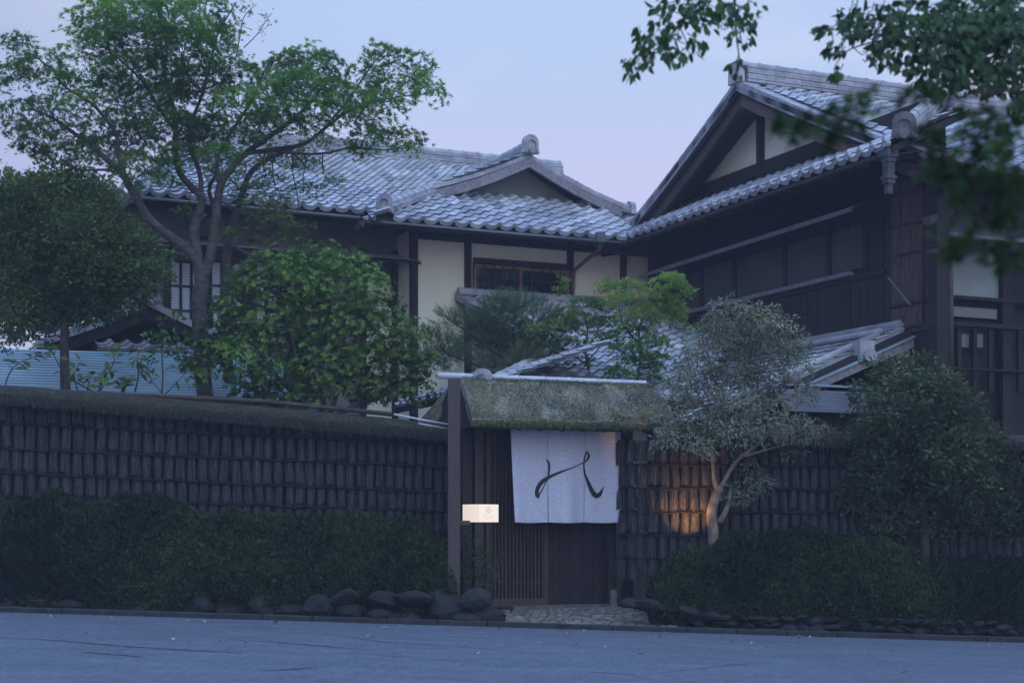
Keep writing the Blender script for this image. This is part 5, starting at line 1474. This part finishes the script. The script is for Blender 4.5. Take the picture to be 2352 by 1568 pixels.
# ---- dark broadleaf tree at far left
te = thing('evergreen_tree', at(150, 930, 20.9), 'dense dark broadleaf tree with one straight trunk at the left edge', 'tree')
limb(te, [(152, 960), (150, 880), (148, 800), (150, 735), (160, 660), (150, 580), (160, 480)], 0.075, 0.03, D=20.9, name='trunk', m='barkdark')
limb(te, [(150, 740), (120, 700), (70, 660), (20, 600)], 0.035, 0.01, D=20.9, m='barkdark')
limb(te, [(150, 740), (200, 690), (260, 650), (320, 600)], 0.035, 0.01, D=20.9, m='barkdark')
limb(te, [(155, 640), (110, 560), (80, 480)], 0.03, 0.01, D=20.9, m='barkdark')
limb(te, [(155, 640), (220, 560), (270, 490)], 0.03, 0.01, D=20.9, m='barkdark')
EV_ = [(40, 480, 60, 50), (110, 440, 70, 50), (180, 430, 55, 45), (230, 460, 50, 45), (70, 560, 90, 60), (160, 540, 90, 70), (260, 540, 80, 60), (330, 590, 62, 50), (20, 620, 60, 60), (100, 650, 90, 50), (200, 630, 90, 60), (290, 650, 75, 50), (350, 640, 42, 40), (40, 710, 70, 45), (110, 715, 70, 35), (200, 700, 80, 38), (280, 700, 60, 34), (0, 420, 40, 40), (130, 390, 50, 30), (230, 600, 100, 60), (0, 540, 60, 60), (60, 440, 50, 40), (0, 770, 40, 25), (60, 755, 45, 22)]
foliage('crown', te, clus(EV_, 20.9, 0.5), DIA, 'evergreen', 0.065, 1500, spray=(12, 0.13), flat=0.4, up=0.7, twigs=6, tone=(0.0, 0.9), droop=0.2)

# ---- rounded glossy shrub tree
ts = thing('camellia_tree', at(700, 960, 21.0), 'rounded bright green glossy leaved tree with several thin stems left of the gate', 'tree')
for pts in ([(668, 970), (672, 890), (680, 820), (660, 740), (640, 660)], [(735, 975), (740, 900), (730, 820), (745, 720), (760, 640)], [(750, 975), (775, 900), (790, 830), (830, 760), (860, 700)], [(760, 960), (830, 925), (890, 905), (940, 900)], [(672, 900), (620, 850), (560, 810), (500, 790)], [(700, 975), (705, 900), (715, 800), (700, 700)]):
    limb(ts, pts, 0.04, 0.01, D=21.0, m='barkdark', n=7)
SH = [(640, 600, 60, 40), (720, 590, 75, 36), (790, 610, 62, 40), (590, 640, 62, 45), (670, 660, 85, 60), (770, 670, 85, 60), (850, 650, 48, 42), (530, 690, 50, 40), (600, 730, 90, 60), (700, 760, 95, 70), (810, 750, 90, 70), (880, 720, 50, 48), (900, 790, 62, 50), (940, 760, 32, 32), (520, 760, 70, 50), (470, 820, 55, 48), (550, 830, 80, 60), (640, 850, 80, 60), (740, 850, 90, 62), (840, 850, 85, 60), (930, 850, 58, 50), (975, 830, 28, 30), (600, 905, 70, 26), (700, 915, 70, 26), (960, 895, 42, 32), (880, 895, 60, 26), (450, 860, 40, 24), (830, 900, 60, 26)]
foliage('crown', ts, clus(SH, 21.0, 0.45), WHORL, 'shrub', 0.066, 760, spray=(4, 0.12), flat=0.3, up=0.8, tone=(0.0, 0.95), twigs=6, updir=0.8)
# ---- wispy yew
ty = thing('yew_tree', at(1150, 880, 22.0), 'wispy dark yew with spreading thin boughs behind the gate ridge', 'tree')
for pts in ([(1160, 900), (1165, 850), (1150, 800), (1160, 740), (1190, 690)], [(1165, 850), (1200, 800), (1240, 760), (1270, 740)], [(1155, 820), (1110, 790), (1070, 760), (1020, 725)], [(1160, 870), (1120, 850), (1075, 830), (1000, 800)], [(1150, 800), (1120, 740), (1110, 700)], [(1170, 840), (1230, 830), (1280, 800)]):
    limb(ty, pts, 0.03, 0.006, D=22.0, m='barkdark', n=6)
YW = [(1190, 700, 48, 26), (1140, 710, 45, 26), (1100, 740, 45, 30), (1230, 730, 42, 26), (1050, 740, 35, 16), (1020, 725, 16, 8), (1170, 760, 55, 30), (1110, 790, 48, 25), (1240, 780, 40, 24), (1020, 800, 45, 26), (985, 780, 25, 24), (1060, 820, 40, 18), (1200, 820, 40, 18), (1270, 750, 24, 16), (990, 830, 30, 24), (1130, 840, 40, 15)]
foliage('crown', ty, clus(YW, 22.0, 0.3), NEEDLE, 'yew', 0.14, 2000, spray=(5, 0.13), flat=0.4, up=0.5, updir=0.7, twigs=2, tone=(0.1, 0.7))
# ---- two small young maples
tm = thing('maple_sapling', at(1352, 890, 22.0), 'small young maple with thin forked stem left of its twin behind the gate roof', 'tree')
limb(tm, [(1352, 900), (1352, 850), (1344, 800), (1350, 760), (1340, 720)], 0.022, 0.008, D=22.0, m='barkdark', n=6)
limb(tm, [(1350, 840), (1310, 810), (1275, 790)], 0.012, 0.004, D=22.0, m='barkdark', n=5)
limb(tm, [(1350, 830), (1375, 800), (1400, 770)], 0.012, 0.004, D=22.0, m='barkdark', n=5)
foliage('crown', tm, clus([(1340, 700, 45, 18), (1380, 710, 38, 18), (1335, 735, 50, 22), (1385, 745, 45, 22), (1265, 770, 50, 18), (1290, 750, 48, 20), (1240, 755, 28, 12), (1300, 790, 40, 14), (1370, 780, 40, 18), (1300, 660, 10, 26), (1255, 800, 40, 16), (1320, 820, 40, 14), (1300, 725, 45, 18)], 22.0, .3), MAPLE5, 'maple_young', 0.062, 1250, spray=(8, .12), flat=.8, up=1.0, twigs=3, tone=(0, .45))
tm2 = thing('maple_sapling', at(1465, 900, 21.7), 'taller young maple with bright yellow green shoot tips behind the gate roof', 'tree')
limb(tm2, [(1462, 910), (1466, 860), (1472, 810), (1468, 750), (1500, 700), (1530, 650)], 0.024, 0.007, D=21.7, m='barkdark', n=6)
limb(tm2, [(1468, 790), (1430, 740), (1420, 690), (1410, 650)], 0.014, 0.004, D=21.7, m='barkdark', n=5)
foliage('crown', tm2, clus([(1530, 650, 45, 22), (1555, 670, 40, 24), (1520, 690, 50, 24), (1415, 660, 40, 16), (1450, 655, 34, 14), (1440, 690, 50, 20), (1545, 715, 45, 18), (1470, 730, 55, 24)], 21.7, .3), MAPLE5, 'maple_young', 0.062, 1250, spray=(9, .11), flat=.6, up=.9, updir=.5, twigs=3, tone=(0.4, 0.95))
foliage('crown', tm2, clus([(1460, 770, 62, 26), (1500, 790, 45, 22), (1440, 810, 45, 26), (1470, 840, 60, 26), (1515, 830, 35, 22), (1430, 860, 35, 18), (1500, 870, 40, 14), (1590, 760, 30, 12), (1550, 740, 30, 14)], 21.7, .3), MAPLE5, 'maple', 0.064, 900, spray=(9, .12), flat=.8, up=1.0, twigs=3, tone=(0.1, 0.9))
# ---- grey-green tree with pale lit trunk
to = thing('olive_like_tree', at(1640, 1260, 20.25), 'airy grey green tree whose pale trunk is lit orange beside the gate', 'tree')
OD = 19.7
limb(to, [(1640, 1275), (1638, 1220), (1634, 1175), (1645, 1140), (1655, 1118)], 0.075, 0.05, D=OD, m='barkpale', name='trunk', n=12)
limb(to, [(1652, 1200), (1668, 1170), (1675, 1150), (1678, 1120)], 0.04, 0.018, D=OD, m='barkpale')
limb(to, [(1655, 1150), (1640, 1100), (1636, 1040), (1628, 1000), (1640, 940), (1660, 880), (1680, 820), (1690, 760)], 0.028, 0.008, D=OD, m='barkpale', n=7)
limb(to, [(1638, 1060), (1610, 1045), (1575, 1030), (1540, 1015)], 0.012, 0.004, D=OD, m='barkpale', n=5)
limb(to, [(1655, 1120), (1690, 1060), (1740, 1020), (1800, 960), (1830, 900), (1800, 840), (1780, 760)], 0.03, 0.008, D=OD, m='barkpale', n=7)
limb(to, [(1640, 1000), (1610, 920), (1590, 860), (1570, 800)], 0.02, 0.006, D=OD, m='barkpale', n=6)
limb(to, [(1700, 1050), (1770, 1030), (1850, 1010), (1890, 1000)], 0.02, 0.006, D=OD, m='barkpale', n=6)
limb(to, [(1660, 880), (1720, 830), (1760, 780)], 0.014, 0.005, D=OD, m='barkpale', n=5)
OL = [(1680, 720, 52, 30), (1740, 730, 55, 32), (1640, 750, 42, 30), (1700, 780, 75, 42), (1620, 790, 50, 36), (1790, 750, 40, 28), (1820, 790, 42, 34), (1770, 810, 62, 40), (1690, 850, 70, 42), (1600, 850, 50, 42), (1560, 870, 42, 32), (1830, 850, 38, 34), (1750, 880, 60, 38), (1620, 910, 62, 36), (1560, 930, 45, 28), (1700, 930, 60, 30), (1640, 970, 58, 30), (1570, 990, 52, 26), (1530, 1005, 30, 26), (1600, 1025, 40, 22), (1690, 1000, 58, 28), (1760, 980, 52, 28), (1830, 980, 52, 28), (1880, 990, 34, 20), (1800, 1030, 45, 20), (1720, 1060, 45, 24), (1740, 1110, 40, 24), (1700, 1135, 35, 18), (1850, 900, 35, 22), (1780, 930, 40, 22)]
foliage('crown', to, clus(OL, OD, 0.35), LANCE, 'olive', 0.075, 1500, spray=(9, 0.09), flat=0.2, up=0.3, droop=0.35, twigs=4, twigmat='barkpale', tone=(0.0, 0.85))
# ---- right tree
tb = thing('oak_tree', at(2130, 1300, 20.6), 'broad leafy green tree bulging over the right hand fence under the tall wing', 'tree')
limb(tb, [(2120, 1330), (2125, 1200), (2110, 1100), (2120, 1000), (2110, 900)], 0.07, 0.02, D=19.8, m='barkdark', name='trunk')
limb(tb, [(2122, 1150), (2180, 1050), (2230, 980)], 0.04, 0.01, D=19.8, m='barkdark')
limb(tb, [(2115, 1100), (2040, 1000), (2000, 930)], 0.04, 0.01, D=19.8, m='barkdark')
BB = [(2060, 850, 50, 32), (2110, 845, 50, 36), (2030, 890, 50, 34), (2100, 900, 80, 44), (2160, 890, 52, 40), (1990, 930, 42, 36), (2060, 960, 80, 50), (2150, 960, 80, 52), (2215, 940, 42, 40), (2000, 1010, 55, 50), (2090, 1040, 90, 60), (2190, 1030, 80, 55), (2260, 1010, 52, 50), (2010, 1090, 60, 52), (2110, 1120, 90, 60), (2210, 1110, 80, 58), (2290, 1090, 48, 52), (2300, 1040, 30, 30), (2050, 1180, 80, 45), (2160, 1195, 85, 48), (2260, 1180, 70, 50), (1950, 1040, 28, 26), (1975, 900, 20, 24), (2340, 1120, 40, 50), (2330, 1200, 60, 50), (1960, 1140, 40, 40), (1990, 1210, 50, 30)]
foliage('crown', tb, clus(BB, 19.75, 0.35), DIA, 'bamboo', 0.072, 1500, spray=(9, 0.12), flat=0.2, up=0.4, updir=0.25, droop=0.15, twigs=7, tone=(0.0, 0.75))

# ---- hedges
def hedge(t, top, x0, x1, y_bot, D, depth, n, tone=0.6, bumps=1.0, seed=0):
    px = RNG.uniform(x0, x1, n); 
    tx = np.array([p[0] for p in top]); ty_ = np.array([p[1] for p in top])
    ytop_ = np.interp(px, tx, ty_)
    z1 = CZ+(HY-ytop_)/F*D; z0 = CZ+(HY-y_bot)/F*D
    ph = RNG.uniform(-0.12, 2.3, n)
    x = (px-HX)/F*D
    y = D+0.15-depth*np.cos(ph); z = z0+(z1-z0)*np.clip(np.sin(ph), -.1, 1)
    bump = np.array([MN.noise(V((a*2.0+seed, b_*2.0, c*2.0)))*0.16+MN.noise(V((a*5+seed, b_*5, c*5)))*0.11 for a, b_, c in zip(x, y, z)])*bumps
    nr = np.stack([np.zeros(n), -np.cos(ph), np.sin(ph)], 1)
    dep = RNG.exponential(0.05, n)
    P_ = np.stack([x, y, z], 1)+nr*(bump-dep)[:, None]
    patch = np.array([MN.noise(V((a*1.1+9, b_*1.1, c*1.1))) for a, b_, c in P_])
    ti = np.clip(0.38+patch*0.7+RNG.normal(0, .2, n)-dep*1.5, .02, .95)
    dr = nr*0.8+RNG.normal(0, .6, (n, 3)); dr[:, 2] += .5
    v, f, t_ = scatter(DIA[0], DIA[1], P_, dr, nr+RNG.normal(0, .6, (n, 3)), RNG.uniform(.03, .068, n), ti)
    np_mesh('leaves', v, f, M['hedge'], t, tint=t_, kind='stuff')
    # twiggy dark inside
    mb = MB(); k = 60
    for i in range(k+1):
        p_ = x0+(x1-x0)*i/k; zt = CZ+(HY-np.interp(p_, tx, ty_))/F*D; X_ = (p_-HX)/F*D
        for ph_ in np.linspace(-0.1, 2.5, 9):
            mb.v.append((X_, D+0.15-(depth-.22)*math.cos(ph_), z0+(zt-.20-z0)*max(-.1, math.sin(ph_))))
    for i in range(k):
        for j in range(8):
            q = i*9+j; mb.f.append((q, q+9, q+10, q+1))
    mb.f.append(tuple(range(9))); mb.f.append(tuple(k*9+j for j in reversed(range(9))))
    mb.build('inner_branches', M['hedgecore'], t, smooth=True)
hl = thing('clipped_hedge', at(500, 1400, 19.6), 'long low clipped hedge in front of the left brushwood fence', 'hedge')
hedge(hl, [(-100, 1138), (100, 1140), (250, 1148), (330, 1146), (400, 1168), (450, 1182), (550, 1178), (640, 1172), (720, 1176), (850, 1188), (950, 1204), (1000, 1222), (1035, 1255), (1052, 1310)], -100, 1052, 1380, 19.45, 0.40, 56000)
hs_ = thing('small_bush', at(1100, 1360, 19.9), 'small loose bush growing around the foot of the square post', 'bush')
foliage('leaves', hs_, clus([(1085, 1260, 30, 25), (1110, 1290, 40, 30), (1075, 1310, 30, 30), (1125, 1325, 30, 26), (1095, 1340, 40, 18), (1010, 1300, 30, 40), (1145, 1300, 14, 20), (1070, 1235, 12, 14)], 19.5, 0.1, rd=0.12), DIA, 'hedge', 0.05, 900, spray=(10, 0.07), tone=(0.2, 0.8), twigs=4)
hr_ = thing('clipped_hedge', at(1900, 1420, 20.2), 'large rounded clipped hedge filling the bank right of the gate', 'hedge')
hedge(hr_, [(1490, 1345), (1510, 1310), (1545, 1288), (1600, 1270), (1640, 1250), (1690, 1232), (1750, 1222), (1830, 1222), (1900, 1234), (1980, 1252), (2100, 1275), (2250, 1290), (2450, 1305)], 1490, 2450, 1424, 19.46, 0.38, 52000, seed=4)

# ---- small plants on top of the left wall
def plant(label, base, stems, leaf, D, nl, tmpl=POINTY, m='evergreen', cat='plant', name='plant', tone=(.3, .95)):
    t = thing(name, at(base[0], base[1], D), label, cat)
    me_v, me_t = tmpl
    for st in stems:
        Q = limb(t, [(p[0], p[1]) for p in st], 0.012, 0.004, D=D, m='barkdark', name='stem', n=5)
        for i in range(nl):
            k = random.uniform(0.35, 1.0)*(len(Q)-1); p = Q[int(k)].lerp(Q[min(len(Q)-1, int(k)+1)], k % 1)
            d = V((random.gauss(0, 1), random.gauss(0, .8), random.uniform(-.6, .7))).normalized()
            nrm = V((random.gauss(0, .5), -0.5, 1))
            v, f, ti = scatter(me_v, me_t, np.array([tuple(p+d*0.02)]), np.array([tuple(d)]), np.array([tuple(nrm)]), np.array([leaf*random.uniform(.7, 1.15)]), np.array([random.uniform(*tone)]))
            np_mesh('leaf', v, f, M[m], t, tint=ti)
    return t
plant('leafy plant with large drooping leaves on leaning stems at the far left above the wall', (120, 895), [[(215, 900), (150, 860), (120, 810), (90, 790)], [(225, 900), (245, 860), (262, 830), (255, 800)], [(10, 900), (20, 860), (50, 830), (110, 810)], [(310, 900), (318, 860), (315, 820), (330, 790)]], 0.16, 20.4, 16, m='evergreen')
plant('low leafy sprig with broad leaves just right of the dark tree trunk', (215, 895), [[(200, 900), (205, 875), (215, 855)], [(225, 905), (240, 880), (232, 860)], [(178, 895), (170, 860), (185, 830)]], 0.14, 20.3, 12)
plant('small rosette plant alone against the pale blue green roof', (283, 895), [[(283, 905), (281, 885), (275, 868)], [(283, 905), (290, 885), (296, 870)]], 0.14, 20.3, 14, m='shrub', tone=(.1, .5))
sap = thing('sapling', at(370, 910, 20.3), 'thin upright sapling with narrow leaves in front of the small tiled gable', 'plant')
limb(sap, [(372, 915), (374, 860), (372, 810), (378, 760)], 0.014, 0.006, D=20.3, m='barkdark', name='stem', n=5)
limb(sap, [(374, 905), (350, 875), (335, 850)], 0.008, 0.004, D=20.3, m='barkdark', name='stem', n=5)
limb(sap, [(376, 908), (405, 880), (430, 850)], 0.008, 0.004, D=20.3, m='barkdark', name='stem', n=5)
foliage('leaves', sap, clus([(380, 760, 42, 22), (350, 780, 28, 18), (400, 790, 35, 22), (370, 815, 28, 14), (336, 845, 18, 12), (430, 850, 26, 20), (345, 865, 12, 8), (395, 735, 25, 14)], 20.3, .1, rd=.15), OVAL, 'shrub', 0.075, 420, spray=(7, .07), tone=(0, .4), twigs=2)

# ---- far wood at the left horizon
fw_ = tag(bpy.data.objects.new('far_trees', None), kind='structure')
far = []
for i in range(26):
    far.append((-300+i*28+random.uniform(-10, 10), 470+random.uniform(-25, 20)+abs(i-9)*2, 34, 45))
for i in range(26): far.append((-300+i*28+random.uniform(-10, 10), 560+random.uniform(-25, 20), 34, 60)); far.append((-300+i*28+random.uniform(-10, 10), 680+random.uniform(-25, 20), 34, 70))
for i in range(34): far.append((430+i*70+random.uniform(-15, 15), 1010+random.uniform(-30, 30), 60, 90))
C.objects.link(fw_)
foliage('far_wood', fw_, clus(far, 60, 3), DIA, 'evergreen', 0.6, 26, spray=(14, 0.5), tone=(.3, .9))

# ---- near tree reaching in at the upper right
tn = thing('overhanging_tree', (6.7, 8.6, -0.5), 'near tree reaching in from the upper right with dark pointed leaves against the sky', 'tree')
ND = 8.6
MB().tube([(6.7, 8.6, -0.7), (6.62, 8.6, 1.5), (6.5, 8.6, 3.4), (6.6, 8.7, 5.4), (6.4, 8.8, 8.0), (6.5, 8.8, 10.5)], [0.20, 0.16, 0.13, 0.10, 0.06, 0.01], 12).build('trunk', M['barkdark'], tn, smooth=True)
nb = []
def NB_(pts, r0=0.018, r1=0.003): nb.extend(limb(tn, pts, r0, r1, D=ND, m='barkdark', n=6))
NB_([(3905, 250), (3400, 60), (3000, 0), (2700, -40), (2450, -30), (2300, 60), (2150, 85), (2060, 85), (1970, 75), (1890, 65)], 0.03)
NB_([(3905, 250), (3400, 60), (3000, 0), (2600, -120), (2200, -160), (1900, -120), (1700, -80), (1620, -10), (1560, 60), (1500, 120)], 0.03)
NB_([(1720, -90), (1690, -20), (1690, 60), (1695, 110), (1700, 150)], 0.008)
NB_([(2150, 85), (2120, 130), (2100, 165)], 0.006)
NB_([(2300, 60), (2280, 150), (2250, 200), (2200, 230)], 0.01)
NB_([(2450, -30), (2400, 100), (2350, 180), (2330, 260)], 0.014)
NB_([(2060, 85), (1960, 110), (1925, 140), (1915, 170)], 0.005)
def near_leaf_pts(cl, n):
    out_ = []
    w = [c[2]*c[3] for c in cl]
    for _ in range(n):
        c = random.choices(cl, w)[0]
        while True:
            a, b_ = random.uniform(-1, 1), random.uniform(-1, 1)
            if a*a+b_*b_ < 1: break
        out_.append((c[0]+a*c[2], c[1]+b_*c[3]))
    return out_
NL = [(1560, 20, 60, 40), (1625, 30, 60, 40), (1500, 85, 45, 40), (1450, 150, 22, 30), (1480, 130, 30, 25), (1550, 110, 30, 40), (1690, 40, 45, 40), (1600, 100, 25, 30), (1700, 90, 30, 22), (1695, 160, 18, 22), (1715, 20, 40, 25)]
NR = [(1890, 66, 22, 14), (1915, 110, 25, 16), (1920, 165, 16, 12), (1950, 50, 40, 40), (2020, 50, 60, 45), (2110, 50, 80, 55), (2030, 120, 40, 30), (2110, 130, 60, 35), (2180, 90, 80, 70), (2220, 140, 60, 50), (2110, 180, 22, 16), (2170, 180, 50, 28), (2230, 40, 100, 60), (2300, 100, 70, 90), (2330, 50, 60, 80), (2250, 190, 60, 25), (2330, 190, 40, 50), (2150, 210, 30, 14), (2340, 240, 25, 30)]
def near_leaves(cl, n_obj, n_rest, D, spread, size, par, m, dens_tone=(0, 1)):
    n_tot = n_obj+n_rest
    pts = near_leaf_pts(cl, n_tot)
    nbA = np.array([tuple(p) for p in nb])
    P_ = []
    for (x, y) in pts: P_.append(tuple(at(x, y, D+random.gauss(0, spread))))
    P_ = np.array(P_)
    j = np.array([np.linalg.norm(nbA-p, axis=1).argmin() for p in P_])
    away = P_-nbA[j]; d = unit(away*0.8+RNG.normal(0, .10, P_.shape)); d[:, 2] -= 0.7
    nr = RNG.normal(0, .6, P_.shape)+np.array([0, -.6, .6])
    S_ = size*RNG.uniform(.7, 1.2, len(P_)); T_ = RNG.uniform(*dens_tone, len(P_))
    for i in range(n_obj):
        v, f, ti = scatter(POINTY[0], POINTY[1], P_[i:i+1], d[i:i+1], nr[i:i+1], S_[i:i+1], T_[i:i+1])
        np_mesh('leaf', v, f, M[m], par, tint=ti)
    if n_rest:
        v, f, ti = scatter(POINTY[0], POINTY[1], P_[n_obj:], d[n_obj:], nr[n_obj:], S_[n_obj:], T_[n_obj:])
        np_mesh('leaves', v, f, M[m], par, tint=ti, kind='stuff')
    tw = MB()
    for i in range(0, len(P_), 4):
        a, b_ = V(nbA[j[i]]), V(P_[i])
        if (a-b_).length > 0.28: a = b_+(a-b_).normalized()*0.12
        tw.tube([a, (a+b_)/2+V((0, 0, -.02)), b_], [0.004, 0.003, 0.0015], 3, cap=False)
    tw.build('twigs', M['barkdark'], par, kind='stuff')
near_leaves(NL, 150, 220, ND, 0.35, 0.068, tn, 'cherry', (.2, 1))
near_leaves(NR, 150, 1900, ND, 0.5, 0.070, tn, 'cherry', (.0, .8))

tq = thing('blurred_maple_branch', (4.9, 4.2, -0.5), 'very near out of focus maple sprays hanging before the tall wing at the right', 'tree')
QD = 4.2
MB().tube([(4.9, 4.2, -0.6), (4.85, 4.2, 1.2), (4.75, 4.2, 2.2), (4.8, 4.2, 3.6), (4.6, 4.3, 5.2)], [0.12, 0.10, 0.08, 0.05, 0.01], 10).build('trunk', M['barkdark'], tq, smooth=True)
for pts in ([(5230, 500), (4400, 250), (3600, 170), (2700, 180), (2400, 200), (2200, 225), (2050, 250), (1900, 280), (1800, 290)], [(5230, 560), (4400, 350), (3500, 290), (2600, 330), (2400, 380), (2280, 420), (2180, 470)], [(5250, 700), (4400, 500), (3500, 440), (2600, 480), (2400, 520), (2280, 570), (2200, 590)]):
    limb(tq, pts, 0.008, 0.002, D=QD, m='barkdark', n=5)
QP = [(1815, 285, 32, 20), (1870, 272, 45, 28), (1925, 285, 45, 35), (1900, 320, 20, 20), (2000, 245, 32, 20), (1960, 255, 30, 18), (2110, 220, 34, 14), (2180, 240, 45, 26), (2240, 260, 50, 36), (2320, 290, 45, 40), (2120, 300, 20, 26), (2230, 330, 50, 40), (2190, 390, 50, 34), (2300, 370, 60, 50), (2250, 430, 60, 40), (2330, 460, 40, 50), (2200, 470, 32, 26), (2280, 510, 60, 34), (2340, 560, 30, 40), (2190, 530, 30, 30), (2220, 585, 45, 22), (2170, 330, 24, 20), (2130, 400, 20, 18), (2340, 380, 40, 60), (2330, 520, 45, 50), (2250, 550, 50, 30), (2300, 610, 50, 26), (2210, 360, 50, 34), (2260, 300, 60, 36)]
foliage('crown', tq, clus(QP, QD, 0.2), MAPLE5, 'cherry', 0.040, 3600, spray=(7, 0.045), flat=.6, up=.7, droop=.5, tone=(.0, .9), twigs=3)

# ---- fallen leaves on the street and on the moss roof
lt = []
for i in range(90):
    px = random.uniform(20, 2330)
    py = HY+ (F*(CZ-RZ-gx((px-HX)/F*18))/random.uniform(14.5, 18.6)) if random.random() < 0.45 else HY+F*(CZ-RZ-gx((px-HX)/F*18.6))/random.uniform(18.2, 18.75)
    lt.append(road_pt(px, py)+Z*0.008)
P_ = np.array([tuple(p) for p in lt]); n = len(P_)
v, f, ti = scatter(POINTY[0], POINTY[1], P_, np.stack([RNG.normal(0, 1, n), RNG.normal(0, 1, n), np.zeros(n)], 1), np.stack([RNG.normal(0, .25, n), RNG.normal(0, .25, n), np.ones(n)], 1), RNG.uniform(.04, .085, n), RNG.random(n))
np_mesh('fallen_leaves', v, f, M['litter'], None, tint=ti, kind='stuff', label='scattered pale and brown fallen leaves on the road near the kerb', cat='leaves')
ps, nm = slope_pts(60, 0.84, 1.0); n = len(ps); P_ = np.array([tuple(p+Z*.015) for p in ps])
v, f, ti = scatter(LANCE[0], LANCE[1], P_, RNG.normal(0, 1, (n, 3))*np.array([1, 1, .3]), np.array([[0, -.6, 1.]])+RNG.normal(0, .2, (n, 3)), RNG.uniform(.04, .08, n), RNG.random(n))
np_mesh('fallen_leaves', v, f, M['litter'], groof_, tint=ti, kind='stuff')

# ---- thin tinted volume added over everything to lift the blacks
hz = MB().box((0, 36, 7.5), V((76, 0, 0)), V((0, 60, 0)), Z*11.5)
hm = bpy.data.materials.new('lift_haze'); hm.use_nodes = True
hm.node_tree.nodes.clear()
ho = hm.node_tree.nodes.new('ShaderNodeOutputMaterial'); hv = hm.node_tree.nodes.new('ShaderNodeVolumePrincipled')
hv.inputs['Density'].default_value = 0.0017
hv.inputs['Color'].default_value = (0.72, 0.80, 1.0, 1)
hm.node_tree.links.new(hv.outputs[0], ho.inputs['Volume'])
hz.build('lift_haze', hm, None, kind='stuff')
